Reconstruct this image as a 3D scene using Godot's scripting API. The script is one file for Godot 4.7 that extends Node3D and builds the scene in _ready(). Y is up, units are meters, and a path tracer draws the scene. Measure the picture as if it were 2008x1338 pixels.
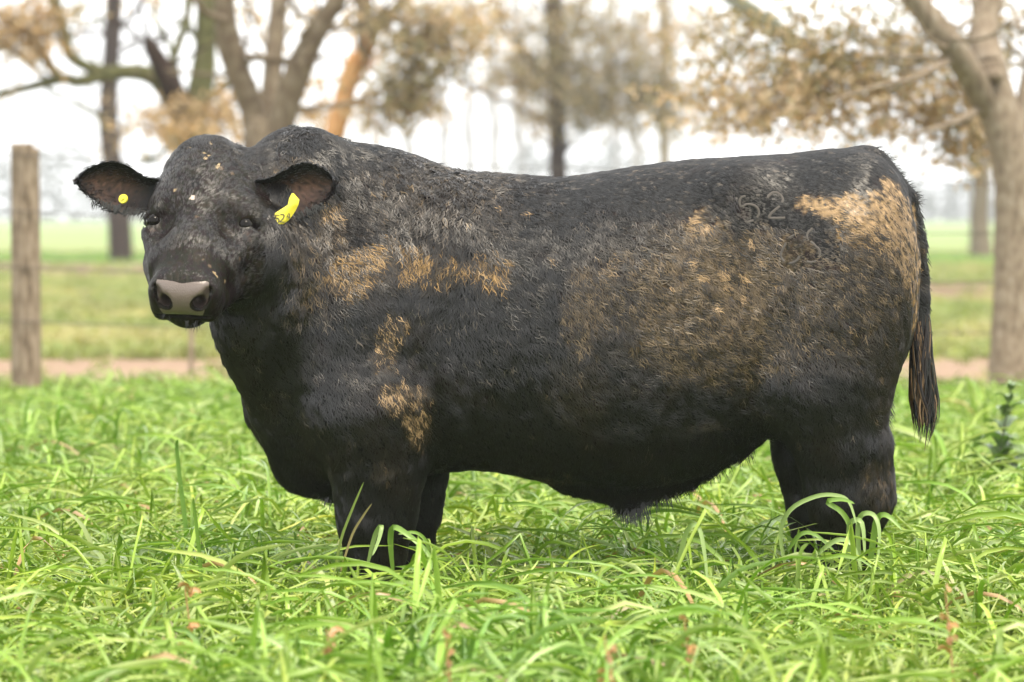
extends Node3D

const W_PX := 2008.0
const H_PX := 1338.0
const F_PX := 6900.0
const EYE := Vector3(0.0, 1.254, 10.0)
const PITCH := -0.03536
var rng := RandomNumberGenerator.new()
var cam: Camera3D
var M := {}


# ---------------------------------------------------------------- small helpers
func at(px: float, py: float, z: float) -> Vector3:
	# the point of the plane z = const that lies on a sight line: used to take measures off the photograph at a known depth
	var d := Vector3((px - W_PX / 2.0) / F_PX, (H_PX / 2.0 - py) / F_PX, -1.0).rotated(Vector3.RIGHT, PITCH)
	return EYE + d * ((z - EYE.z) / d.z)


func meta(o: Node, label := "", category := "", group := "", kind := "") -> void:
	if label: o.set_meta("label", label)
	if category: o.set_meta("category", category)
	if group: o.set_meta("group", group)
	if kind: o.set_meta("kind", kind)


var taken := {}
func numbered(called: String) -> String:
	if not taken.has(called):
		taken[called] = 0
		return called
	taken[called] += 1
	return "%s_%03d" % [called, taken[called]]


func thing(called: String, where: Vector3, label: String, category: String, group := "") -> Node3D:
	var o := Node3D.new()
	o.name = numbered(called)
	o.position = where
	meta(o, label, category, group)
	add_child(o)
	return o


func part(called: String, mesh: Mesh, mat: Material, parent: Node, where := Vector3.ZERO) -> MeshInstance3D:
	var o := MeshInstance3D.new()
	o.name = called
	o.mesh = mesh
	o.material_override = mat
	o.position = where
	parent.add_child(o, true)
	return o


func srgb(r: float, g: float, b: float) -> Color:
	return Color(r, g, b).linear_to_srgb()


func mat(color: Color, rough := 0.8, spec := 0.5) -> StandardMaterial3D:
	var m := StandardMaterial3D.new()
	m.albedo_color = color.linear_to_srgb()
	m.roughness = rough
	m.metallic_specular = spec
	return m


func array_mesh(v: PackedVector3Array, n: PackedVector3Array, idx: PackedInt32Array, c := PackedColorArray(), uv := PackedVector2Array()) -> ArrayMesh:
	var a := []
	a.resize(Mesh.ARRAY_MAX)
	a[Mesh.ARRAY_VERTEX] = v
	a[Mesh.ARRAY_NORMAL] = n
	a[Mesh.ARRAY_INDEX] = idx
	if c.size(): a[Mesh.ARRAY_COLOR] = c
	if uv.size(): a[Mesh.ARRAY_TEX_UV] = uv
	var m := ArrayMesh.new()
	m.add_surface_from_arrays(Mesh.PRIMITIVE_TRIANGLES, a)
	return m


func smooth_normals(v: PackedVector3Array, idx: PackedInt32Array) -> PackedVector3Array:
	var n := PackedVector3Array()
	n.resize(v.size())
	for i in range(0, idx.size(), 3):
		var a := idx[i]
		var b := idx[i + 1]
		var c := idx[i + 2]
		var f := (v[c] - v[a]).cross(v[b] - v[a])
		n[a] += f
		n[b] += f
		n[c] += f
	for i in n.size():
		n[i] = n[i].normalized()
	return n


func noise_image(size: int, freq: float, seed_: int, octaves: int, stretch := Vector2.ONE, kind := FastNoiseLite.TYPE_SIMPLEX_SMOOTH) -> Image:
	var f := FastNoiseLite.new()
	f.noise_type = kind
	f.seed = seed_
	f.frequency = freq
	f.fractal_octaves = octaves
	var w := int(size * stretch.x)
	var h := int(size * stretch.y)
	var im := f.get_seamless_image(w, h)
	im.convert(Image.FORMAT_RGB8)
	if w != size or h != size:
		im.resize(size, size, Image.INTERPOLATE_CUBIC)
	return im


func ramp_image(grey: Image, stops: Array) -> Image:
	# colours a grey noise picture by a list of [value, linear colour]
	var w := grey.get_width()
	var h := grey.get_height()
	var table := PackedByteArray()
	for i in 256:
		var t := i / 255.0
		var c: Color = stops[0][1]
		for k in range(1, stops.size()):
			var a: float = stops[k - 1][0]
			var b: float = stops[k][0]
			if t >= a:
				c = (stops[k - 1][1] as Color).lerp(stops[k][1], clampf((t - a) / maxf(b - a, 0.001), 0.0, 1.0))
		c = c.linear_to_srgb()
		table.append(int(clampf(c.r, 0, 1) * 255))
		table.append(int(clampf(c.g, 0, 1) * 255))
		table.append(int(clampf(c.b, 0, 1) * 255))
	var src := grey.get_data()
	var out := PackedByteArray()
	out.resize(w * h * 3)
	for i in w * h:
		var g := src[i * 3] * 3
		out[i * 3] = table[g]
		out[i * 3 + 1] = table[g + 1]
		out[i * 3 + 2] = table[g + 2]
	return Image.create_from_data(w, h, false, Image.FORMAT_RGB8, out)


func texture(im: Image) -> ImageTexture:
	return ImageTexture.create_from_image(im)


func tube(points: PackedVector3Array, radii: PackedFloat32Array, sides: int, rough: float, seed_: int, closed_end := true) -> ArrayMesh:
	# a bent, tapered, slightly lumpy tube
	var f := FastNoiseLite.new()
	f.seed = seed_
	f.frequency = 1.0
	var v := PackedVector3Array()
	var idx := PackedInt32Array()
	var t0 := (points[1] - points[0]).normalized()
	var side := t0.cross(Vector3(0.31, 0.2, 0.93)).normalized()
	for i in points.size():
		var t: Vector3
		if i == 0: t = points[1] - points[0]
		elif i == points.size() - 1: t = points[i] - points[i - 1]
		else: t = points[i + 1] - points[i - 1]
		t = t.normalized()
		side = (side - t * side.dot(t)).normalized()
		var up := t.cross(side)
		for k in sides:
			var a := TAU * k / sides
			var d := side * cos(a) + up * sin(a)
			var p := points[i] + d * radii[i]
			p += d * radii[i] * rough * (f.get_noise_3dv(p * (1.2 / maxf(radii[i], 0.02))) + 0.5 * f.get_noise_3dv(p * (4.0 / maxf(radii[i], 0.02))))
			v.append(p)
		if i > 0:
			var a0 := (i - 1) * sides
			var b0 := i * sides
			for k in sides:
				var k2 := (k + 1) % sides
				idx.append_array([a0 + k, a0 + k2, b0 + k, a0 + k2, b0 + k2, b0 + k])
	if closed_end:
		for e in 2:
			var c := v.size()
			var base := 0 if e == 0 else (points.size() - 1) * sides
			v.append(points[0] if e == 0 else points[points.size() - 1])
			for k in sides:
				var k2 := (k + 1) % sides
				if e == 0: idx.append_array([c, base + k2, base + k])
				else: idx.append_array([c, base + k, base + k2])
	return array_mesh(v, smooth_normals(v, idx), idx)


func curve_points(keys: Array, steps: int) -> Array:
	# Catmull-Rom through [Vector3, radius] keys: [points, radii]
	var pts := PackedVector3Array()
	var rad := PackedFloat32Array()
	var n := keys.size()
	for i in n - 1:
		var p0: Vector3 = keys[maxi(i - 1, 0)][0]
		var p1: Vector3 = keys[i][0]
		var p2: Vector3 = keys[i + 1][0]
		var p3: Vector3 = keys[mini(i + 2, n - 1)][0]
		for s in steps + (1 if i == n - 2 else 0):
			var t := float(s) / steps
			pts.append(p1.cubic_interpolate(p2, p0, p3, t))
			rad.append(lerpf(keys[i][1], keys[i + 1][1], t))
	return [pts, rad]


func scatter(called: String, mesh: Mesh, m: Material, where: Array[Transform3D], tint: PackedColorArray, parent: Node) -> MultiMeshInstance3D:
	var mm := MultiMesh.new()
	mm.transform_format = MultiMesh.TRANSFORM_3D
	mm.use_colors = tint.size() > 0
	mm.mesh = mesh
	mm.instance_count = where.size()
	var stride := 16 if tint.size() else 12
	var buf := PackedFloat32Array()
	buf.resize(where.size() * stride)
	for i in where.size():
		var t := where[i]
		var o := i * stride
		buf[o] = t.basis.x.x; buf[o + 1] = t.basis.y.x; buf[o + 2] = t.basis.z.x; buf[o + 3] = t.origin.x
		buf[o + 4] = t.basis.x.y; buf[o + 5] = t.basis.y.y; buf[o + 6] = t.basis.z.y; buf[o + 7] = t.origin.y
		buf[o + 8] = t.basis.x.z; buf[o + 9] = t.basis.y.z; buf[o + 10] = t.basis.z.z; buf[o + 11] = t.origin.z
		if stride == 16:
			buf[o + 12] = tint[i].r; buf[o + 13] = tint[i].g; buf[o + 14] = tint[i].b; buf[o + 15] = 1.0
	mm.buffer = buf
	var o2 := MultiMeshInstance3D.new()
	o2.name = called
	o2.multimesh = mm
	o2.material_override = m
	parent.add_child(o2, true)
	return o2


func _ready() -> void:
	cam = Camera3D.new()
	cam.name = "camera"
	cam.position = EYE
	cam.rotation.x = PITCH
	cam.fov = rad_to_deg(2.0 * atan(H_PX / 2.0 / F_PX))
	cam.far = 4000.0
	var lens := CameraAttributesPhysical.new()
	lens.frustum_focal_length = 24.0 / (H_PX / F_PX)
	lens.frustum_focus_distance = 9.75
	lens.exposure_aperture = 3.3
	cam.attributes = lens
	add_child(cam)
	cam.fov = rad_to_deg(2.0 * atan(H_PX / 2.0 / F_PX))
	var env := Environment.new()
	env.background_mode = Environment.BG_SKY
	env.sky = Sky.new()
	var sm := ProceduralSkyMaterial.new()
	sm.sky_top_color = Color(0.895, 0.90, 0.905)
	sm.sky_horizon_color = Color(0.965, 0.962, 0.952)
	sm.ground_bottom_color = Color(0.30, 0.40, 0.20)
	sm.ground_horizon_color = Color(0.90, 0.91, 0.91)
	sm.sky_curve = 0.2
	env.sky.sky_material = sm
	env.tonemap_mode = Environment.TONE_MAPPER_LINEAR
	env.tonemap_exposure = 3.5
	env.fog_enabled = true
	env.fog_density = 0.0006
	env.fog_light_color = Color(0.94, 0.96, 0.98)
	env.sdfgi_enabled = true
	env.ssao_enabled = true
	env.ssil_enabled = true
	var we := WorldEnvironment.new()
	we.name = "world_environment"
	we.environment = env
	add_child(we)
	var sun := DirectionalLight3D.new()
	sun.name = "sun"
	sun.light_energy = 0.5
	sun.light_color = Color(1.0, 0.95, 0.87)
	sun.light_angular_distance = 12.0
	sun.rotation_degrees = Vector3(-62, 35, 0)
	sun.shadow_enabled = true
	add_child(sun)
	#ZOOM
	make_materials()
	ground()
	fence()
	trees()
	far_wood()
	bull()
	pasture()
	weed()
	dry_plants()


# ---------------------------------------------------------------- materials
func make_materials() -> void:
	var coat := mat(Color(1, 1, 1), 0.55, 0.26)
	coat.vertex_color_use_as_albedo = true
	var fur := noise_image(512, 0.035, 5, 3, Vector2(1.0, 0.35))
	fur.bump_map_to_normal_map(6.0)
	coat.normal_enabled = true
	coat.normal_texture = texture(fur)
	coat.normal_scale = 0.8
	coat.uv1_triplanar = true
	coat.uv1_scale = Vector3(4, 4, 4)
	M.coat = coat
	var hair_ := mat(Color(1, 1, 1), 0.29, 0.46)
	hair_.vertex_color_use_as_albedo = true
	M.hair = hair_
	var ear_ := mat(Color(1, 1, 1), 0.6, 0.4)
	ear_.vertex_color_use_as_albedo = true
	M.ear = ear_
	var nose := mat(Color(0.115, 0.089, 0.075), 0.30, 0.5)
	var pores := noise_image(256, 0.09, 12, 2)
	pores.bump_map_to_normal_map(3.0)
	nose.normal_enabled = true
	nose.normal_texture = texture(pores)
	nose.normal_scale = 0.5
	nose.uv1_triplanar = true
	nose.uv1_scale = Vector3(9, 9, 9)
	M.nose = nose
	M.eye = mat(Color(0.006, 0.005, 0.004), 0.12, 0.25)
	M.tag = mat(Color(0.6, 0.525, 0.0375), 0.45)
	M.ink = mat(Color(0.05, 0.045, 0.03), 0.7)
	M.scar = mat(Color(0.075, 0.067, 0.06), 0.8, 0.3)
	M.hoof = mat(Color(0.03, 0.027, 0.024), 0.5)
	var grass := mat(Color(1, 1, 1), 0.36, 0.45)
	grass.vertex_color_use_as_albedo = true
	grass.backlight_enabled = true
	grass.backlight = Color(0.50, 0.62, 0.18)
	M.grass = grass
	M.grass_single = grass.duplicate()
	M.dry = mat(Color(0.34, 0.19, 0.08), 0.85)
	M.weed_stem = mat(Color(0.07, 0.09, 0.04), 0.8)
	var leaf := mat(Color(1, 1, 1), 0.7, 0.3)
	leaf.vertex_color_use_as_albedo = true
	leaf.backlight_enabled = true
	leaf.backlight = Color(0.95, 0.82, 0.6)
	M.leaf = leaf
	var blotch := noise_image(512, 0.012, 40, 5)
	var fine := noise_image(512, 0.05, 41, 4)
	M.verge = sheet_mat(ramp_image(blotch, [[0.0, Color(0.1, 0.1462, 0.04156)], [0.45, Color(0.16, 0.195, 0.05937)], [0.6, Color(0.26, 0.2145, 0.1069)], [1.0, Color(0.3, 0.2145, 0.1425)]]), 0.06)
	M.soil = sheet_mat(ramp_image(fine, [[0.0, Color(0.035, 0.045, 0.015)], [0.6, Color(0.06, 0.08, 0.02)], [1.0, Color(0.09, 0.075, 0.04)]]), 0.5)
	M.dirt = sheet_mat(ramp_image(fine, [[0.0, Color(0.176, 0.1155, 0.077)], [0.5, Color(0.231, 0.1595, 0.11)], [1.0, Color(0.275, 0.2035, 0.1485)]]), 0.3)
	M.rut = sheet_mat(ramp_image(blotch, [[0.0, Color(0.108, 0.0882, 0.0378)], [0.45, Color(0.135, 0.09135, 0.0567)], [1.0, Color(0.1822, 0.1197, 0.0819)]]), 0.08)
	M.green_strip = sheet_mat(ramp_image(blotch, [[0.0, Color(0.055, 0.121, 0.0275)], [0.5, Color(0.099, 0.165, 0.0385)], [1.0, Color(0.22, 0.209, 0.077)]]), 0.03)
	M.field = sheet_mat(ramp_image(blotch, [[0.0, Color(0.154, 0.22, 0.066)], [0.6, Color(0.187, 0.253, 0.088)], [1.0, Color(0.253, 0.253, 0.121)]]), 0.01)
	var wood := noise_image(512, 0.02, 44, 5, Vector2(1.0, 0.22))
	M.post = bark(ramp_image(wood, [[0.0, Color(0.05625, 0.04125, 0.02625)], [0.35, Color(0.15, 0.1125, 0.07875)], [0.6, Color(0.225, 0.1762, 0.1275)], [1.0, Color(0.315, 0.255, 0.195)]]), wood, 2.2, 0.25)
	var ridges := noise_image(512, 0.022, 46, 4, Vector2(1.0, 0.4))
	M.bark_grey = bark(ramp_image(ridges, [[0.0, Color(0.085, 0.06375, 0.04675)], [0.45, Color(0.1785, 0.1403, 0.102)], [0.7, Color(0.2295, 0.187, 0.136)], [1.0, Color(0.357, 0.323, 0.272)]]), ridges, 1.6, 0.6)
	M.bark_pale = bark(ramp_image(ridges, [[0.0, Color(0.05625, 0.04125, 0.02625)], [0.45, Color(0.1275, 0.0975, 0.0675)], [0.7, Color(0.1725, 0.1425, 0.0975)], [1.0, Color(0.27, 0.2475, 0.2025)]]), ridges, 1.2, 0.8)
	M.bark_dark = bark(ramp_image(ridges, [[0.0, Color(0.01225, 0.0078, 0.0055)], [0.5, Color(0.02975, 0.0186, 0.0132)], [1.0, Color(0.0595, 0.0405, 0.03025)]]), ridges, 0.9, 0.8)
	M.bark_moss = bark(ramp_image(blotch, [[0.0, Color(0.04125, 0.04125, 0.01875)], [0.4, Color(0.075, 0.075, 0.03)], [0.6, Color(0.1125, 0.1162, 0.045)], [0.8, Color(0.1275, 0.105, 0.0675)], [1.0, Color(0.18, 0.15, 0.1125)]]), ridges, 1.0, 0.8)
	M.wood = bark(ramp_image(wood, [[0.0, Color(0.2268, 0.1092, 0.04375)], [0.4, Color(0.4347, 0.2366, 0.105)], [1.0, Color(0.5859, 0.364, 0.175)]]), wood, 1.4, 0.4)
	M.wire = mat(Color(0.07, 0.06, 0.052), 0.6)
	M.wire.metallic = 0.4


func sheet_mat(im: Image, scale_: float) -> StandardMaterial3D:
	var m := mat(Color(1, 1, 1), 0.95, 0.2)
	m.albedo_texture = texture(im)
	m.uv1_triplanar = true
	m.uv1_world_triplanar = true
	m.uv1_scale = Vector3.ONE * scale_
	return m


func bark(im: Image, height: Image, scale_: float, relief: float) -> StandardMaterial3D:
	var m := mat(Color(1, 1, 1), 0.9, 0.25)
	m.albedo_texture = texture(im)
	var nm := height.duplicate() as Image
	nm.bump_map_to_normal_map(8.0)
	m.normal_enabled = true
	m.normal_texture = texture(nm)
	m.normal_scale = relief
	m.uv1_triplanar = true
	m.uv1_scale = Vector3.ONE * scale_
	return m


# ---------------------------------------------------------------- grass
const BLADE_GREENS := [Color(0.219, 0.326, 0.041), Color(0.251, 0.358, 0.056), Color(0.289, 0.374, 0.086), Color(0.161, 0.268, 0.028), Color(0.321, 0.396, 0.123), Color(0.294, 0.369, 0.048), Color(0.203, 0.289, 0.064)]


func blade_into(v: PackedVector3Array, nn: PackedVector3Array, col: PackedColorArray, idx: PackedInt32Array, keys: PackedVector3Array, width: float, face: Vector3, c: Color, tip: Color, flip: float) -> void:
	# a grass leaf along the given points, folded a little along its midrib
	var first := v.size()
	var last := keys.size() - 1
	for i in keys.size():
		var s := float(i) / last
		var t := (keys[mini(i + 1, last)] - keys[maxi(i - 1, 0)]).normalized()
		var side := t.cross(face)
		if side.length() < 0.01: side = t.cross(Vector3(0.3, 0.2, 0.9))
		side = side.normalized()
		var n := side.cross(t).normalized()
		var w := width * 0.5 * minf(0.55 + s * 2.2, 1.0) * sqrt(maxf(1.0 - s * s * s, 0.0)) + 0.0004
		v.append(keys[i] - side * w + n * w * 0.35)
		v.append(keys[i])
		v.append(keys[i] + side * w + n * w * 0.35)
		nn.append((n + side * 0.45 * flip).normalized())
		nn.append(n)
		nn.append((n - side * 0.45 * flip).normalized())
		var cc := c.lerp(tip, pow(s, 4.0))
		for z in 3: col.append(cc)
		if i > 0:
			var a := first + (i - 1) * 3
			idx.append_array([a, a + 3, a + 1, a + 1, a + 3, a + 4, a + 1, a + 4, a + 2, a + 2, a + 4, a + 5])


func arc_blade(r: RandomNumberGenerator, root: Vector3, az: float, lean0: float, lean1: float, length: float, segs: int, twist: float) -> PackedVector3Array:
	var pts := PackedVector3Array()
	var p := root
	pts.append(p)
	var kink := r.randf_range(0.35, 0.7)
	var kinked := r.randf() < 0.16
	for i in segs:
		var s := (i + 0.5) / segs
		var a := lerpf(lean0, lean1, smoothstep(0.18, 0.92, s))
		if kinked: a = lerpf(lean0, lean0 + 0.25, s) if s < kink else lean1
		var az2 := az + twist * s
		p += Vector3(sin(a) * cos(az2), cos(a), sin(a) * sin(az2)) * length / segs
		if p.y < 0.02: p.y = 0.02
		pts.append(p)
	return pts


func grass_clump(seed_: int, blades: int, height: float, wide: float, segs: int) -> ArrayMesh:
	var r := RandomNumberGenerator.new()
	r.seed = seed_
	var v := PackedVector3Array()
	var nn := PackedVector3Array()
	var col := PackedColorArray()
	var idx := PackedInt32Array()
	for b in blades:
		var az := r.randf() * TAU
		var root := Vector3(r.randf_range(-0.05, 0.05), 0.0, r.randf_range(-0.05, 0.05))
		var l := height * r.randf_range(0.85, 1.8)
		var lean0 := r.randf_range(0.02, 0.40)
		var lean1 := lerpf(1.2, 3.05, pow(r.randf(), 0.65))
		var pts := arc_blade(r, root, az, lean0, lean1, l, segs, r.randf_range(-0.7, 0.7))
		var c: Color = BLADE_GREENS[r.randi() % BLADE_GREENS.size()]
		var tip := c
		var x := r.randf()
		if x < 0.010:
			c = Color(0.42, 0.36, 0.19)
			tip = c
		elif x < 0.035:
			tip = Color(0.42, 0.38, 0.13)
		elif x < 0.038:
			c = Color(0.40, 0.26, 0.12)
			tip = c
		c = c * r.randf_range(0.78, 1.28)
		blade_into(v, nn, col, idx, pts, wide * lerpf(0.34, 1.12, r.randf()), Vector3(cos(az + 1.57 + r.randf_range(-0.6, 0.6)), 0.15, sin(az + 1.57)).cross(Vector3.UP) if r.randf() < 0.5 else Vector3(-cos(az), 0.35, -sin(az)), c, tip, 1.0)
	return array_mesh(v, nn, idx, col)


func pasture() -> void:
	var g := Node3D.new()
	g.name = "pasture_grass"
	add_child(g)
	meta(g, "lush bright green pasture grass of long arching blades around the bull", "grass", "", "stuff")
	var r := RandomNumberGenerator.new()
	r.seed = 11
	var kinds: Array[ArrayMesh] = []
	for k in 13: kinds.append(grass_clump(500 + k, 17, 0.345, 0.0128, 10))
	for k in 4: kinds.append(grass_clump(540 + k, 22, 0.32, 0.0070, 8))
	var where: Array = []
	var tint: Array = []
	for k in kinds.size():
		var w: Array[Transform3D] = []
		where.append(w)
		tint.append([])
	var patch := FastNoiseLite.new()
	patch.seed = 4
	patch.frequency = 0.55
	var d := 4.3
	while d < 21.2:
		var half := 0.1455 * d + 0.75
		var per := 165.0 if d < 13.0 else 125.0
		var row := 0.08
		var n := int(half * 2.0 * row * per)
		for i in n:
			var p := Vector3(r.randf_range(-half, half), 0.0, 10.0 - d - r.randf() * row)
			var lush := patch.get_noise_2d(p.x, p.z)
			var s := (0.92 + 0.26 * lush + 0.30 * patch.get_noise_2d(p.x * 4.5, p.z * 4.5 + 90.0)) * r.randf_range(0.82, 1.16)
			if d > 16.0: s *= lerpf(1.0, 0.80, (d - 16.0) / 5.0)
			# trampled a little where he stands
			var stand := Vector2((p.x - 0.25) / 0.8, (p.z + 0.15) / 0.35).length()
			if stand < 1.0: s *= 0.93
			var squash := r.randf_range(0.8, 1.1)
			var k := r.randi() % kinds.size()
			var b := Basis(Vector3.UP, r.randf() * TAU).scaled(Vector3(s, s * squash, s))
			(where[k] as Array[Transform3D]).append(Transform3D(b, p))
			var t := 0.92 + 0.22 * patch.get_noise_2d(p.x * 2.0 + 30.0, p.z * 2.0)
			var gold := patch.get_noise_2d(p.x * 1.3 - 60.0, p.z * 1.3)
			(tint[k] as Array).append(Color(t * (1.0 + 0.18 * gold) * r.randf_range(0.94, 1.06), t, t * (1.0 - 0.3 * gold) * r.randf_range(0.85, 1.15)))
		d += row
	var total := 0
	for k in kinds.size():
		scatter("grass_clumps", kinds[k], M.grass, where[k], PackedColorArray(tint[k]), g)
		total += (where[k] as Array).size()
	print("clumps ", total)
	# single leaves that stand out before the legs
	var v := PackedVector3Array()
	var nn := PackedVector3Array()
	var col := PackedColorArray()
	var idx := PackedInt32Array()
	var g1 := Color(0.16, 0.27, 0.045)
	var g2 := Color(0.22, 0.31, 0.10)
	var leaves := [
		[[[1545, 1130], [1530, 1050], [1550, 1000], [1600, 974], [1640, 972], [1665, 985], [1680, 1030]], 0.36, 0.012, g2],
		[[[1680, 1130], [1668, 1040], [1650, 1005], [1622, 985], [1650, 980], [1676, 988]], 0.38, 0.015, g1],
		[[[1660, 1140], [1664, 1060], [1668, 1026], [1690, 1026], [1696, 1090]], 0.42, 0.016, g2],
		[[[1690, 1150], [1682, 1050], [1688, 1012], [1712, 1010], [1724, 1040], [1722, 1100]], 0.40, 0.014, g2],
		[[[1545, 1080], [1570, 1048], [1600, 1050], [1640, 1085]], 0.34, 0.012, g1],
		[[[1700, 1150], [1712, 1060], [1720, 1018], [1740, 1012], [1770, 1040]], 0.30, 0.018, g1],
		[[[655, 1130], [668, 1060], [690, 1000], [713, 946]], 0.42, 0.007, Color(0.20, 0.26, 0.07)],
		[[[668, 1120], [690, 1050], [712, 1012], [729, 988]], 0.45, 0.006, Color(0.30, 0.24, 0.11)],
		[[[770, 1120], [765, 1060], [772, 1035], [800, 1050], [838, 1085], [846, 1120]], 0.40, 0.016, g1],
		[[[720, 1110], [735, 1050], [748, 1032], [742, 1060], [730, 1090]], 0.42, 0.012, g2],
		[[[845, 1140], [838, 1070], [815, 1045], [780, 1048]], 0.38, 0.010, g1],
		[[[372, 1130], [362, 1020], [352, 940], [346, 880], [348, 862]], -0.9, 0.014, Color(0.15, 0.26, 0.06)],
		[[[395, 1145], [390, 1080], [382, 1010], [378, 975]], 0.9, 0.010, Color(0.12, 0.21, 0.035)],
		[[[1600, 1090], [1640, 1060], [1672, 1070], [1690, 1120]], 0.45, 0.013, g2],
		[[[1325, 1160], [1332, 1100], [1348, 1040], [1370, 1035], [1382, 1090], [1388, 1150]], 0.75, 0.013, g2]]
	for l in leaves:
		var keys := []
		for i in (l[0] as Array).size():
			var z: float = l[1]
			keys.append([at(l[0][i][0], l[0][i][1], z + 0.02 * i), 1.0])
		blade_into(v, nn, col, idx, curve_points(keys, 4)[0], l[2], Vector3(0.25, 0.3, 1.0), l[3], l[3], 1.0)
	part("tall_leaves", array_mesh(v, nn, idx, col), M.grass_single, g)


func dry_plants() -> void:
	var r := RandomNumberGenerator.new()
	r.seed = 9
	var spots := [[650, 1215, 2.6, "left of the near foreleg"], [1195, 1225, 3.0, "below the belly at the lower edge"], [372, 1140, 1.9, "below the bull's head"], [1862, 1140, 2.4, "in front of the tail at the right"], [880, 1210, 2.9, "near the middle of the lower edge"], [1350, 1190, 2.5, "in front of the belly's tuft"]]
	for s in spots:
		var p := at(s[0], s[1], s[2])
		var base := Vector3(p.x, 0.0, p.z)
		var t := thing("dry_plant", base, "withered orange-brown weed in the grass " + s[3], "plant", "withered weeds in the pasture")
		var top := p.y - 0.02
		var c := curve_points([[Vector3.ZERO, 0.003], [Vector3(0.01, top * 0.5, 0), 0.0025], [Vector3(-0.01, top, 0.01), 0.0015]], 4)
		part("stem", tube(c[0], c[1], 6, 0.1, 3), M.dry, t)
		for i in 9:
			var v := PackedVector3Array()
			var nn := PackedVector3Array()
			var col := PackedColorArray()
			var idx := PackedInt32Array()
			var az := r.randf() * TAU
			var pts := arc_blade(r, Vector3(0, top * r.randf_range(0.6, 1.0), 0), az, 0.6, 2.2, r.randf_range(0.02, 0.045), 5, 1.5)
			blade_into(v, nn, col, idx, pts, 0.014, Vector3(-cos(az), 0.4, -sin(az)), Color(0.42, 0.22, 0.09) * r.randf_range(0.7, 1.2), Color(0.5, 0.33, 0.16), 1.0)
			part("leaf", array_mesh(v, nn, idx, col), M.grass_single, t)


func weed() -> void:
	var r := RandomNumberGenerator.new()
	r.seed = 31
	var foot := at(1955, 905, -3.6)
	foot.y = 0.0
	var t := thing("weed", foot, "tall leafy dark green weed in the grass at the right edge", "plant")
	var top := at(1986, 748, -3.6) - foot
	var c := curve_points([[Vector3.ZERO, 0.007], [top * 0.5 + Vector3(-0.02, 0, 0), 0.006], [top, 0.003]], 6)
	part("stem", tube(c[0], c[1], 7, 0.1, 3), M.weed_stem, t)
	for i in 34:
		var v := PackedVector3Array()
		var nn := PackedVector3Array()
		var col := PackedColorArray()
		var idx := PackedInt32Array()
		var f := r.randf_range(0.42, 1.0)
		var az := i * 2.4
		var l := lerpf(0.19, 0.06, f * f) * r.randf_range(0.7, 1.2)
		var k := int(f * ((c[0] as PackedVector3Array).size() - 1))
		var pts := arc_blade(r, c[0][k], az, 0.7, 1.9, l, 5, 0.2)
		blade_into(v, nn, col, idx, pts, l * 0.42, Vector3(-cos(az), 0.6, -sin(az)), Color(0.15, 0.22, 0.08) * r.randf_range(0.75, 1.2), Color(0.18, 0.25, 0.10), 1.0)
		part("leaf", array_mesh(v, nn, idx, col), M.grass_single, t)


# ---------------------------------------------------------------- ground, track, fence
func sheet(called: String, rect: Rect2, y: float, m: Material, wobble: float, seed_: int, steps: int, slant := 0.0) -> MeshInstance3D:
	# a strip of ground with uneven long edges
	var f := FastNoiseLite.new()
	f.seed = seed_
	f.frequency = 0.25
	var v := PackedVector3Array()
	var nn := PackedVector3Array()
	var idx := PackedInt32Array()
	for i in steps + 1:
		var x := rect.position.x + rect.size.x * i / steps
		v.append(Vector3(x, y, rect.position.y + slant * x + wobble * f.get_noise_2d(x, 0)))
		v.append(Vector3(x, y, rect.end.y + slant * x + wobble * f.get_noise_2d(x, 50)))
		nn.append(Vector3.UP)
		nn.append(Vector3.UP)
		if i > 0:
			var a := (i - 1) * 2
			idx.append_array([a, a + 2, a + 1, a + 1, a + 2, a + 3])
	var o := part(called, array_mesh(v, nn, idx), m, self)
	meta(o, "", "", "", "structure")
	return o


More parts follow.
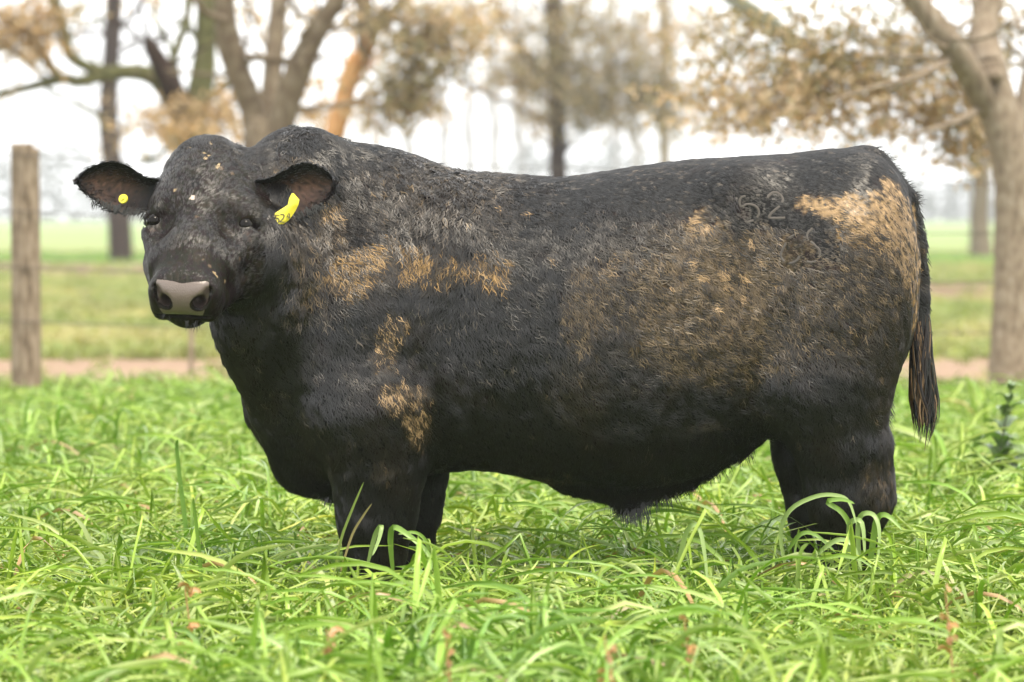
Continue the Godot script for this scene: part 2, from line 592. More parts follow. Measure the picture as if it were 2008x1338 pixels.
func ground() -> void:
	sheet("ground", Rect2(-900, -2600, 1800, 2640), 0.0, M.verge, 0.0, 1, 1)
	sheet("pasture_soil", Rect2(-40, -11.6, 80, 40), 0.004, M.soil, 0.3, 2, 160)
	sheet("dirt_track", Rect2(-60, -20.6, 120, 5.2), 0.006, M.dirt, 0.7, 3, 240)
	sheet("far_path", Rect2(-24, -67, 48, 14), 0.012, M.rut, 3.0, 4, 120, 1.3)
	sheet("green_strip", Rect2(-120, -112, 240, 26), 0.008, M.green_strip, 4.0, 5, 160)
	sheet("pale_field", Rect2(-800, -2400, 1600, 2270), 0.010, M.field, 6.0, 6, 120)
	# short grass of the verge beyond the track
	var g := Node3D.new()
	g.name = "verge_grass"
	add_child(g)
	meta(g, "short patchy yellow-green grass on the verge beyond the fence", "grass", "", "stuff")
	var r := RandomNumberGenerator.new()
	r.seed = 19
	var patch := FastNoiseLite.new()
	patch.seed = 14
	patch.frequency = 0.3
	for k in 5:
		var m := grass_clump(900 + k, 16, 0.11, 0.010, 4)
		var w: Array[Transform3D] = []
		var tint := PackedColorArray()
		for i in 5200:
			var d := 24.0 + 96.0 * pow(r.randf(), 1.5)
			if d > 25.2 and d < 30.6 and r.randf() < 0.97: continue
			var half := 0.1455 * d + 2.0
			var p := Vector3(r.randf_range(-half, half), 0.0, 10.0 - d)
			var x := patch.get_noise_2d(p.x, p.z * 0.5)
			if absf(p.z - 1.3 * p.x + 60.0) < 9.0 and r.randf() < 0.85: continue
			var s := r.randf_range(0.7, 1.5)
			w.append(Transform3D(Basis(Vector3.UP, r.randf() * TAU).scaled(Vector3(s * 1.3, s, s * 1.3)), p))
			var c := Color(0.90, 0.76, 1.05).lerp(Color(1.5, 0.98, 2.1), clampf(x * 2.2 + 0.15, 0.0, 1.0)) if d < 90.0 else Color(0.8, 0.9, 0.9)
			tint.append(c * r.randf_range(0.8, 1.1))
		scatter("grass_tufts", m, M.grass, w, tint, g)


func fence() -> void:
	var foot := at(51, 700, -12.0)
	foot.y = 0.0
	var t := thing("wire_fence", foot, "thick weathered wooden fence post with four strands of plain wire", "fence")
	# the post: a split, cracked round of timber
	var f := FastNoiseLite.new()
	f.seed = 6
	f.frequency = 1.0
	f.fractal_octaves = 3
	var v := PackedVector3Array()
	var idx := PackedInt32Array()
	var sides := 72
	var rows := 90
	var top := at(51, 281, -12.0).y
	for i in rows + 1:
		var s := float(i) / rows
		for k in sides:
			var a := TAU * k / sides
			var r := 0.092 - 0.006 * s + 0.004 * sin(a * 2.0 + 0.6)
			# long drying cracks and fibres
			var crack := 0.0
			for cr in [[1.95, 0.10, 0.020], [1.35, 0.07, 0.010], [2.55, 0.06, 0.008], [0.75, 0.05, 0.007], [4.4, 0.08, 0.012]]:
				var da := wrapf(a - float(cr[0]) - 0.10 * f.get_noise_2d(s * 6.0, float(cr[0]) * 10.0), -PI, PI)
				var open := clampf(0.55 + 1.2 * f.get_noise_2d(s * 9.0, float(cr[0]) * 31.0), 0.0, 1.0)
				crack += float(cr[2]) * open * exp(-da * da / (float(cr[1]) * float(cr[1]) * 0.35))
			r += 0.004 * f.get_noise_2d(a * 9.0, s * 3.0) + 0.0025 * f.get_noise_2d(a * 26.0, s * 5.0) - crack
			var y := top * s
			# the top has split away in a step on one side
			var edge := top + 0.006 * f.get_noise_2d(a * 5.0, 3.0) - (0.045 + 0.02 * f.get_noise_2d(a * 12.0, 9.0) if cos(a) > 0.52 else 0.0)
			y = minf(y, edge)
			v.append(Vector3(cos(a) * r, y, sin(a) * r))
		if i > 0:
			for k in sides:
				var k2 := (k + 1) % sides
				var a0 := (i - 1) * sides
				var b0 := i * sides
				idx.append_array([a0 + k, a0 + k2, b0 + k, a0 + k2, b0 + k2, b0 + k])
	var c0 := v.size()
	v.append(Vector3(0, top - 0.012, 0))
	for k in sides: idx.append_array([rows * sides + k, rows * sides + (k + 1) % sides, c0])
	# the winding above runs round the other way for an outside seen from outside
	for i in range(0, idx.size(), 3):
		var x := idx[i + 1]
		idx[i + 1] = idx[i + 2]
		idx[i + 2] = x
	part("post", array_mesh(v, smooth_normals(v, idx), idx), M.post, t)
	for w in [[305, 357], [415, 456], [525, 552], [631, 652]]:
		var a := at(51, w[0], -11.9)
		var b := at(1850, w[1], -13.2)
		var dir := b - a
		var pts := PackedVector3Array()
		var rad := PackedFloat32Array()
		for i in 41:
			var s := -0.35 + 1.75 * i / 40.0
			pts.append(a + dir * s + Vector3.DOWN * 0.02 * sin(s * 9.0) - foot + Vector3(0, 0, 0.0))
			rad.append(0.0036)
		part("wire", tube(pts, rad, 6, 0.0, 1), M.wire, t)
	var c := at(374, 690, -16.0)
	var st := thing("fence_stake", Vector3(c.x, 0, c.z), "thin pale stake seen below the bull's muzzle", "stake")
	part("stake", tube(PackedVector3Array([Vector3.ZERO, Vector3(0.005, 0.5, 0), Vector3(0, 1.0, 0)]), PackedFloat32Array([0.022, 0.021, 0.019]), 9, 0.06, 8), M.post, st)


# ---------------------------------------------------------------- trees
func limb(parent: Node3D, called: String, keys: Array, m: Material, seed_: int, rough := 0.10) -> void:
	# keys: column, row, depth from the camera, radius in pixels there
	var k := []
	for a in keys: k.append([at(a[0], a[1], 10.0 - a[2]) - parent.position, float(a[3]) * float(a[2]) / F_PX])
	var c := curve_points(k, 7)
	part(called, tube(c[0], c[1], 14, rough, seed_), m, parent)
	sprouts(parent, c[0], c[1], m, seed_)


func sprouts(parent: Node3D, pts: PackedVector3Array, rad: PackedFloat32Array, m: Material, seed_: int) -> void:
	# thin side shoots that fork once or twice
	var r := RandomNumberGenerator.new()
	r.seed = seed_ * 13 + 1
	var st := SurfaceTool.new()
	st.begin(Mesh.PRIMITIVE_TRIANGLES)
	var made := 0
	for s in 7:
		var i := r.randi_range(pts.size() / 3, pts.size() - 1)
		if pts[i].y + parent.position.y < 2.2: continue
		var todo := [[pts[i], Vector3(r.randf_range(-1, 1), r.randf_range(-0.25, 1.0), r.randf_range(-0.8, 0.8)).normalized(), clampf(rad[i] * 0.22, 0.006, 0.05), 0]]
		while todo.size():
			var w: Array = todo.pop_back()
			var p: Vector3 = w[0]
			var d: Vector3 = w[1]
			var th: float = w[2]
			var tp := PackedVector3Array([p])
			var tr := PackedFloat32Array([th])
			for k in 5:
				d = (d + Vector3(r.randf_range(-0.35, 0.35), r.randf_range(-0.25, 0.35), r.randf_range(-0.35, 0.35))).normalized()
				p += d * th * 9.0
				th *= 0.86
				tp.append(p)
				tr.append(th)
				if int(w[3]) < 2 and r.randf() < 0.35: todo.append([p, (d + Vector3(r.randf_range(-1, 1), r.randf_range(-0.5, 0.8), r.randf_range(-1, 1)) * 0.9).normalized(), th * 0.7, int(w[3]) + 1])
			st.append_from(tube(tp, tr, 5, 0.0, 1), 0, Transform3D.IDENTITY)
			made += 1
	if made:
		var o := part("twigs", st.commit(), m, parent)
		meta(o, "", "", "", "stuff")


func leaf_mesh() -> ArrayMesh:
	# a lobed, slightly cupped oak leaf of unit length
	var out := [[0.0, 0.0], [0.10, 0.15], [0.20, 0.32], [0.15, 0.42], [0.32, 0.60], [0.22, 0.70], [0.20, 0.85], [0.0, 1.0]]
	var v := PackedVector3Array()
	var nn := PackedVector3Array()
	var idx := PackedInt32Array()
	for i in out.size():
		var x: float = out[i][0]
		var y: float = out[i][1]
		v.append(Vector3(-x, y, x * 0.35 - 0.25 * y * y)); v.append(Vector3(0, y, -0.25 * y * y)); v.append(Vector3(x, y, x * 0.35 - 0.25 * y * y))
		nn.append(Vector3(0.3, 0.2, 1).normalized()); nn.append(Vector3(0, 0.2, 1).normalized()); nn.append(Vector3(-0.3, 0.2, 1).normalized())
		if i > 0:
			var a := (i - 1) * 3
			idx.append_array([a, a + 3, a + 1, a + 1, a + 3, a + 4, a + 1, a + 4, a + 2, a + 2, a + 4, a + 5])
	return array_mesh(v, nn, idx)


const LEAF_TONES := {"tan": [Color(0.58, 0.47, 0.33), Color(0.64, 0.54, 0.41), Color(0.50, 0.42, 0.27), Color(0.42, 0.39, 0.25)],
	"olive": [Color(0.36, 0.325, 0.20), Color(0.28, 0.265, 0.155), Color(0.48, 0.40, 0.27), Color(0.21, 0.21, 0.12)],
	"orange": [Color(0.56, 0.41, 0.23), Color(0.50, 0.38, 0.22), Color(0.43, 0.36, 0.22), Color(0.60, 0.48, 0.31)]}


func crown(parent: Node3D, blobs: Array, depth: float, size: float, seed_: int) -> void:
	# blobs: column, row, half width, half height (pixels), sprays of leaves, tone. Each spray is a twig with its leaves
	var r := RandomNumberGenerator.new()
	r.seed = seed_
	var where: Array[Transform3D] = []
	var tint := PackedColorArray()
	var tv := PackedVector3Array()
	var tn := PackedVector3Array()
	var ti := PackedInt32Array()
	var px := depth / F_PX
	for b in blobs:
		var tones: Array = LEAF_TONES[b[5]]
		for s in int(b[4]):
			var d := Vector3(r.randfn(0, 0.55), r.randfn(0, 0.55), r.randfn(0, 0.6))
			if d.length() > 1.5: d = d.normalized() * 1.5
			var c := at(b[0] + d.x * b[2], b[1] + d.y * b[3], 10.0 - depth) - parent.position
			c.z += d.z * maxf(b[2], b[3]) * px
			var tw := Vector3(r.randf_range(-1, 1), r.randf_range(-0.9, 0.5), r.randf_range(-1, 1)).normalized() * size * r.randf_range(3.0, 6.5)
			var a0 := tv.size()
			var side := tw.cross(Vector3(0.2, 0.4, 1)).normalized() * size * 0.045
			var up := side.cross(tw).normalized() * size * 0.045
			for e in 2:
				var o := c - tw * 0.6 + tw * 1.6 * e
				var th := 1.0 - 0.6 * e
				for q_ in [side, -side * 0.5 + up * 0.87, -side * 0.5 - up * 0.87]:
					tv.append(o + q_ * th)
					tn.append((q_ as Vector3).normalized())
			for k in 3:
				var k2 := (k + 1) % 3
				ti.append_array([a0 + k, a0 + 3 + k, a0 + k2, a0 + k2, a0 + 3 + k, a0 + 3 + k2])
			var n := r.randi_range(5, 11)
			for i in n:
				var p := c + tw * r.randf_range(-0.2, 1.05) + Vector3(r.randf_range(-1, 1), r.randf_range(-1, 1), r.randf_range(-1, 1)) * size * 0.8
				var y := (tw.normalized() + Vector3(r.randf_range(-1, 1), r.randf_range(-1.5, 0.5), r.randf_range(-1, 1))).normalized()
				var z := Vector3(r.randf_range(-1, 1), r.randf_range(-0.3, 1), r.randf_range(-1, 1))
				var x := y.cross(z).normalized()
				z = x.cross(y)
				var sc := size * r.randf_range(0.7, 1.35)
				where.append(Transform3D(Basis(x * sc, y * sc, z * sc), p))
				tint.append((tones[r.randi() % tones.size()] as Color) * r.randf_range(0.7, 1.15))
	if tv.size():
		var o := part("twigs", array_mesh(tv, tn, ti), M.bark_dark, parent)
		meta(o, "", "", "", "stuff")
	var o2 := scatter("crown", leaf_shape, M.leaf, where, tint, parent)
	meta(o2, "dry autumn leaves", "", "", "stuff")


var leaf_shape: ArrayMesh
func tree_at(called: String, px: float, depth: float, label: String, group := "") -> Node3D:
	var p := at(px, 420, 10.0 - depth)
	return thing(called, Vector3(p.x, 0.0, p.z), label, "tree", group)


func ground_row(depth: float) -> float:
	return 425.0 + 1.254 * F_PX / depth


func trees() -> void:
	leaf_shape = leaf_mesh()
	# near the fence on the right
	var t := tree_at("oak_tree", 1986, 23.0, "large tree with grey-brown trunk forking high at the right edge")
	limb(t, "trunk", [[1988, ground_row(23.0) + 6, 23, 52], [1986, 700, 23, 45], [1988, 600, 23, 41], [1990, 450, 23, 39], [1988, 340, 23, 40], [1972, 260, 23, 40], [1950, 180, 23, 38], [1938, 120, 23, 33]], M.bark_grey, 31, 0.07)
	limb(t, "branch", [[1940, 215, 23, 26], [1905, 150, 22.8, 28], [1860, 80, 22.6, 26], [1800, 5, 22.5, 23], [1760, -60, 22.4, 20], [1700, -140, 22.3, 16]], M.bark_grey, 32)
	limb(t, "branch", [[1940, 135, 23, 32], [1930, 60, 23.2, 29], [1938, 0, 23.3, 27], [1950, -80, 23.4, 24], [1970, -200, 23.5, 20]], M.bark_grey, 33)
	limb(t, "branch", [[1980, 330, 23.1, 24], [2000, 240, 23.3, 17], [2022, 130, 23.5, 15], [2050, 0, 23.6, 13]], M.bark_grey, 34)
	limb(t, "branch", [[1880, 110, 22.7, 9], [1800, 150, 22.3, 6], [1720, 170, 22.0, 4], [1620, 200, 21.8, 3]], M.bark_grey, 35)
	limb(t, "branch", [[1930, 210, 23, 9], [1870, 240, 22.6, 6], [1800, 260, 22.4, 4], [1740, 265, 22.2, 3]], M.bark_grey, 36)
	var k := SphereMesh.new()
	k.radius = 0.06
	k.height = 0.10
	part("knot", k, M.bark_grey, t, at(1952, 148, -12.86) - t.position)
	crown(t, [[1690, 160, 215, 85, 256, "tan"], [1850, 205, 100, 65, 108, "tan"], [1560, 205, 165, 58, 148, "tan"], [1650, 50, 250, 80, 162, "olive"], [1900, 240, 55, 60, 62, "olive"], [1960, 60, 90, 70, 54, "olive"], [1440, 190, 115, 62, 97, "tan"], [1760, 100, 130, 70, 94, "olive"], [1620, 140, 120, 50, 94, "olive"], [1870, 300, 40, 24, 16, "tan"], [1450, 60, 120, 60, 62, "olive"]], 23.9, 0.046, 41)
	# behind the head: two leaning trees
	t = tree_at("oak_tree", 525, 34.0, "pale-barked tree with three stems rising in a fan behind the bull's hump")
	limb(t, "trunk", [[528, ground_row(34.0) + 6, 34, 62], [526, 480, 34, 54], [524, 330, 34, 50], [522, 265, 34, 48], [520, 230, 34, 36]], M.bark_pale, 51)
	limb(t, "stem", [[508, 270, 34, 30], [496, 215, 34, 27], [474, 160, 33.9, 25], [453, 100, 33.8, 25], [441, 30, 33.7, 22], [436, -60, 33.6, 18], [420, -160, 33.5, 14]], M.bark_pale, 52)
	limb(t, "stem", [[526, 270, 34.2, 24], [532, 170, 34.3, 20], [538, 100, 34.4, 19], [546, 20, 34.5, 18], [556, -80, 34.6, 15]], M.bark_pale, 53)
	limb(t, "stem", [[540, 280, 33.9, 30], [562, 205, 33.8, 27], [588, 130, 33.7, 27], [622, 60, 33.6, 22], [660, 0, 33.5, 17], [710, -90, 33.4, 14]], M.bark_pale, 54)
	limb(t, "branch", [[590, 70, 33.5, 6], [610, 45, 33.2, 5], [580, 20, 33.0, 5], [560, -20, 32.8, 4]], M.bark_pale, 55)
	limb(t, "branch", [[440, 40, 33.5, 8], [405, 25, 33.2, 6], [385, 5, 33.0, 5], [360, -30, 32.8, 4]], M.bark_pale, 56)
	crown(t, [[618, 190, 30, 55, 26, "orange"], [600, 30, 90, 50, 24, "tan"], [500, 20, 60, 40, 12, "tan"], [300, 5, 10, 14, 5, "orange"]], 39.0, 0.075, 57)
	t = tree_at("oak_tree", 640, 37.0, "tree with a torn limb of bare orange wood behind the bull's hump")
	limb(t, "trunk", [[615, ground_row(37.0) + 6, 37, 30], [620, 480, 37, 28], [636, 330, 37, 26]], M.bark_pale, 61)
	limb(t, "torn_limb", [[634, 345, 37, 25], [652, 275, 37, 22], [672, 205, 37, 20], [684, 150, 37, 18], [700, 105, 37, 15]], M.wood, 62)
	limb(t, "branch", [[706, 130, 37.1, 10], [716, 90, 37.1, 17], [714, 20, 37.1, 17], [712, -70, 37.1, 15]], M.bark_pale, 63)
	limb(t, "branch", [[712, 100, 37.2, 13], [742, 48, 37.2, 12], [780, 10, 37.3, 10], [830, -60, 37.4, 8]], M.bark_pale, 64)
	limb(t, "branch", [[745, 50, 37.0, 5], [800, 90, 36.6, 4], [850, 110, 36.2, 3], [900, 140, 36.0, 2]], M.bark_pale, 65)
	crown(t, [[825, 90, 85, 75, 137, "olive"], [795, 180, 55, 45, 87, "olive"], [735, 225, 35, 25, 25, "tan"], [880, 50, 90, 60, 87, "tan"], [825, 205, 30, 22, 17, "orange"], [740, 20, 60, 30, 20, "olive"]], 36.5, 0.070, 67)
	t = tree_at("oak_tree", 392, 46.0, "mossy green tree with a long level limb reaching left over the fence")
	limb(t, "trunk", [[398, ground_row(46.0) + 4, 46, 44], [394, 480, 46, 38], [386, 360, 46, 36], [376, 280, 46, 36], [366, 215, 46, 34]], M.bark_moss, 71)
	limb(t, "branch", [[362, 235, 46, 30], [338, 190, 46, 26], [308, 155, 45.9, 20], [262, 141, 45.8, 16], [205, 147, 45.7, 14], [152, 160, 45.6, 12], [125, 154, 45.5, 12], [60, 170, 45.4, 9], [0, 184, 45.3, 8], [-80, 196, 45.2, 6]], M.bark_moss, 72)
	limb(t, "branch", [[210, 140, 45.7, 10], [165, 128, 45.6, 12], [135, 105, 45.6, 12], [124, 60, 45.6, 13], [105, 0, 45.6, 14], [90, -90, 45.6, 12]], M.bark_moss, 73)
	limb(t, "branch", [[118, 156, 45.5, 12], [92, 120, 45.4, 10], [74, 85, 45.3, 9], [40, 50, 45.2, 6], [-20, 20, 45.1, 5]], M.bark_moss, 74)
	limb(t, "branch", [[100, 160, 45.5, 6], [60, 130, 45.4, 5], [20, 100, 45.3, 5], [-40, 95, 45.2, 4]], M.bark_moss, 75)
	limb(t, "broken_limb", [[352, 205, 45.8, 24], [330, 155, 45.6, 22], [310, 118, 45.5, 19], [296, 92, 45.4, 15], [289, 80, 45.4, 11]], M.bark_dark, 76, 0.2)
	limb(t, "branch", [[330, 140, 45.7, 9], [348, 90, 45.7, 9], [366, 35, 45.7, 8], [374, -40, 45.7, 7]], M.bark_moss, 77)
	limb(t, "stem", [[374, 250, 46.2, 28], [392, 180, 46.2, 26], [402, 100, 46.2, 22], [404, 10, 46.2, 20], [408, -90, 46.2, 17]], M.bark_moss, 78)
	limb(t, "branch", [[388, 215, 45.7, 10], [420, 185, 45.5, 10], [450, 160, 45.4, 8], [490, 120, 45.3, 6]], M.bark_moss, 79)
	limb(t, "branch", [[90, 172, 45.5, 4], [140, 200, 45.5, 4], [185, 222, 45.5, 4], [205, 260, 45.5, 3]], M.bark_moss, 80)
	crown(t, [[50, 45, 70, 50, 110, "orange"], [20, 100, 50, 40, 30, "tan"], [160, 10, 60, 20, 14, "olive"], [75, 85, 35, 25, 20, "orange"], [390, 235, 105, 38, 80, "orange"], [320, 240, 45, 28, 22, "orange"], [20, 220, 40, 40, 4, "olive"], [440, 200, 30, 40, 26, "orange"]], 45.0, 0.085, 81)
	# farther trees in the haze
	t = tree_at("oak_tree", 237, 96.0, "dark straight trunk behind the bull's raised ear")
	limb(t, "trunk", [[238, ground_row(96.0) + 3, 96, 29], [237, 500, 96, 24], [231, 400, 96, 22], [216, 290, 96, 20], [212, 220, 96, 19], [217, 120, 96, 18], [224, 0, 96, 17], [228, -120, 96, 14]], M.bark_dark, 91)
	limb(t, "branch", [[212, 250, 96, 8], [190, 225, 96, 6], [150, 205, 96, 5], [95, 178, 96, 4]], M.bark_dark, 92)
	limb(t, "branch", [[222, 60, 96, 7], [255, 36, 96, 6], [290, -10, 96, 5]], M.bark_dark, 93)
	limb(t, "branch", [[218, 95, 96, 5], [270, 80, 96, 4], [330, 60, 96, 3]], M.bark_dark, 94)
	limb(t, "branch", [[214, 66, 96, 5], [150, 66, 96, 4], [128, 68, 96, 3]], M.bark_dark, 95)
	crown(t, [[218, 285, 16, 30, 14, "orange"], [236, 200, 16, 26, 8, "orange"], [270, 220, 30, 30, 10, "orange"]], 95.5, 0.11, 97)
	t = tree_at("oak_tree", 1093, 84.0, "slender tree with drab olive leaves above the dip of the bull's back")
	limb(t, "trunk", [[1096, ground_row(84.0) + 3, 84, 22], [1096, 430, 84, 19], [1094, 330, 84, 17], [1092, 230, 84, 17], [1090, 120, 84, 19], [1086, 20, 84, 19], [1082, -90, 84, 15]], M.bark_dark, 101)
	limb(t, "branch", [[1088, 170, 84, 8], [1040, 118, 84, 7], [1000, 70, 84, 5], [962, 0, 84, 5], [950, -50, 84, 4]], M.bark_dark, 102)
	limb(t, "branch", [[1084, 240, 84, 6], [1010, 208, 84, 4], [940, 178, 84, 4], [870, 146, 84, 3]], M.bark_dark, 103)
	limb(t, "branch", [[1092, 130, 84, 7], [1130, 60, 84, 6], [1150, 0, 84, 5]], M.bark_dark, 104)
	crown(t, [[1090, 140, 110, 60, 275, "olive"], [1160, 200, 85, 50, 217, "olive"], [1020, 150, 50, 35, 58, "tan"], [1110, 40, 130, 60, 217, "olive"], [930, 40, 80, 60, 87, "tan"], [1060, 230, 30, 20, 29, "tan"], [1210, 110, 80, 70, 159, "olive"], [1290, 190, 60, 70, 188, "olive"], [1330, 60, 90, 60, 101, "tan"]], 83.5, 0.115, 107)
	t = tree_at("oak_tree", 1303, 230.0, "hazy tree with a thick mossy limb slanting down above the bull's back")
	limb(t, "trunk", [[1304, ground_row(230.0) + 3, 230, 15], [1304, 420, 230, 13], [1303, 300, 230, 12], [1302, 180, 230, 13], [1304, 60, 230, 14], [1300, -60, 230, 16], [1304, -200, 230, 14]], M.bark_grey, 111)
	limb(t, "branch", [[1304, -150, 230, 18], [1370, -75, 229, 19], [1440, -2, 229, 20], [1525, 58, 229, 20], [1600, 108, 229, 14], [1660, 150, 229, 5]], M.bark_moss, 112)
	limb(t, "branch", [[1560, 85, 229, 7], [1480, 102, 229, 6], [1400, 120, 229, 5], [1320, 132, 229, 3]], M.bark_moss, 113)
	limb(t, "branch", [[1600, 118, 229, 6], [1520, 142, 229, 6], [1440, 155, 229, 5], [1360, 190, 229, 4], [1250, 205, 229, 3]], M.bark_moss, 114)
	limb(t, "branch", [[1480, 30, 229, 5], [1420, 60, 229, 5], [1350, 82, 229, 4]], M.bark_moss, 115)
	crown(t, [[1275, 190, 50, 70, 176, "olive"], [1320, 240, 30, 40, 48, "olive"], [1290, 90, 80, 60, 112, "olive"], [1380, 40, 70, 50, 73, "tan"], [1420, 240, 60, 40, 96, "tan"], [1500, 120, 70, 30, 32, "olive"]], 229, 0.105, 117)
	t = tree_at("oak_tree", 1925, 106.0, "pale hazy trunk just left of the big tree at the right edge")
	limb(t, "trunk", [[1925, ground_row(106.0) + 3, 106, 26], [1923, 480, 106, 22], [1921, 420, 106, 18], [1926, 350, 106, 19], [1918, 300, 106, 18], [1905, 220, 106, 15], [1890, 120, 106, 12]], M.bark_pale, 121)
	limb(t, "branch", [[1926, 350, 106, 12], [1942, 290, 106, 11], [1950, 200, 106, 9]], M.bark_pale, 122)
	# a row of bare poplars almost lost in the haze
	var names := ["leftmost", "second", "third", "fourth", "fifth", "sixth", "rightmost"]
	var cols := [800, 868, 920, 968, 1018, 1205, 1246]
	for i in cols.size():
		var d := 820.0 + 40.0 * (i % 3)
		var x: float = cols[i]
		var p := tree_at("poplar_tree", x, d, "bare pale poplar fading into the haze above the bull's back, %s of its row" % names[i], "hazy poplars")
		limb(p, "trunk", [[x, ground_row(d) + 2, d, 10], [x + 2, 300, d, 9], [x - 2, 150, d, 7], [x, -40, d, 5]], M.bark_pale, 130 + i)
		for j in 5:
			var y := 300.0 - j * 55.0
			var s := 1.0 if (i + j) % 2 else -1.0
			limb(p, "branch", [[x, y, d, 4], [x + 12 * s, y - 40, d, 3], [x + 16 * s, y - 100, d, 2]], M.bark_pale, 140 + i * 7 + j)


func far_wood() -> void:
	# a distant belt of trees, one mass in the haze
	var r := RandomNumberGenerator.new()
	r.seed = 23
	var w: Array[Transform3D] = []
	var tint := PackedColorArray()
	for i in 9000:
		var x := r.randf_range(-210.0, 210.0)
		var g := x * 0.03
		var h := 7.0 + 5.0 * sin(g * 3.1) + 3.0 * sin(g * 7.7 + 1.0)
		var p := Vector3(x, r.randf() * maxf(h, 3.0) * 1.6, -840.0 + r.randf_range(-20, 20))
		var s := r.randf_range(1.3, 2.8)
		var y := Vector3(r.randf_range(-1, 1), r.randf_range(-1, 1), r.randf_range(-1, 1)).normalized()
		var z := y.cross(Vector3(0.3, 0.7, 0.2)).normalized()
		w.append(Transform3D(Basis(y.cross(z) * s, y * s, z * s), p))
		tint.append(Color(0.07, 0.08, 0.05) * r.randf_range(0.7, 1.3))
	var o := scatter("far_wood", leaf_shape, M.leaf, w, tint, self)
	meta(o, "distant belt of trees fading into the haze on the horizon", "woodland", "", "stuff")


# ---------------------------------------------------------------- the bull's body: a field of muscles and bones, meshed as surface nets
var k_type := PackedInt32Array()
var k_a := PackedVector3Array()
var k_b := PackedVector3Array()
var k_ra := PackedFloat32Array()
var k_rb := PackedFloat32Array()
var k_k := PackedFloat32Array()
var k_inv: Array[Basis] = []
var loft_top := PackedFloat32Array()
var loft_bot := PackedFloat32Array()
var loft_w := PackedFloat32Array()
var loft_x0 := 0.0
const LOFT_STEP := 0.01
var head_o := Vector3.ZERO
var head_b := Basis.IDENTITY


func cone(a: Vector3, ra: float, b: Vector3, rb: float, k := 0.06) -> void:
	k_type.append(0); k_a.append(a); k_b.append(b); k_ra.append(ra); k_rb.append(rb); k_k.append(k); k_inv.append(Basis.IDENTITY)


func egg(c: Vector3, r: Vector3, k := 0.06, basis_ := Basis.IDENTITY, cut := false) -> void:
	k_type.append(2 if cut else 1); k_a.append(c); k_b.append(r); k_ra.append(maxf(r.x, maxf(r.y, r.z))); k_rb.append(0.0); k_k.append(k)
	k_inv.append(basis_.transposed())


func hd(u: float, v: float, w: float) -> Vector3:
	return head_o + head_b * Vector3(u, v, w)


func one(i: int, p: Vector3) -> float:
	if k_type[i] == 0:
		var a := k_a[i]
		var ba := k_b[i] - a
		var pa := p - a
		var t := clampf(pa.dot(ba) / ba.length_squared(), 0.0, 1.0)
		return (pa - ba * t).length() - lerpf(k_ra[i], k_rb[i], t)
	var q: Vector3 = (k_inv[i] * (p - k_a[i])) / k_b[i]
	var k0 := q.length()
	return k0 * (k0 - 1.0) / maxf((q / k_b[i]).length(), 0.0001)


func loft(p: Vector3) -> float:
	var s := (p.x - loft_x0) / LOFT_STEP
	var last := loft_top.size() - 1
	var beyond := 0.0
	if s < 0.0:
		beyond = -s * LOFT_STEP
		s = 0.0
	elif s > last - 0.001:
		beyond = (s - last) * LOFT_STEP
		s = last - 0.001
	var i := int(s)
	var f := s - i
	var top := lerpf(loft_top[i], loft_top[i + 1], f)
	var bot := lerpf(loft_bot[i], loft_bot[i + 1], f)
	var w := lerpf(loft_w[i], loft_w[i + 1], f)
	var h := (top - bot) * 0.5
	# widest a little above the middle of the lower half
	var cy := (top + bot) * 0.5
	var dy := p.y - cy
	var pw := 2.5 if dy > 0.0 else 2.2
	var r := pow(pow(absf(p.z) / w, pw) + pow(absf(dy) / h, pw), 1.0 / pw)
	var rad := sqrt(dy * dy + p.z * p.z)
	var d := rad * (1.0 - 1.0 / r) if r > 0.05 else -minf(w, h)
	return maxf(d, 0.0) + beyond if beyond > 0.0 else d


func field(p: Vector3, act: PackedInt32Array) -> float:
	var d := loft(p)
	for i in act:
		var e := one(i, p)
		var k := k_k[i]
		if k_type[i] == 2:
			e = -e
			var h2 := maxf(k - absf(d - e), 0.0) / k
			d = maxf(d, e) + h2 * h2 * k * 0.25
		else:
			var h := maxf(k - absf(d - e), 0.0) / k
			d = minf(d, e) - h * h * k * 0.25
	return d


func near(c: Vector3, reach: float) -> PackedInt32Array:
	var act := PackedInt32Array()
	for i in k_type.size():
		if k_type[i] == 0:
			if one(i, c) < reach + k_k[i]: act.append(i)
		elif c.distance_to(k_a[i]) - k_ra[i] < reach + k_k[i]:
			act.append(i)
	return act


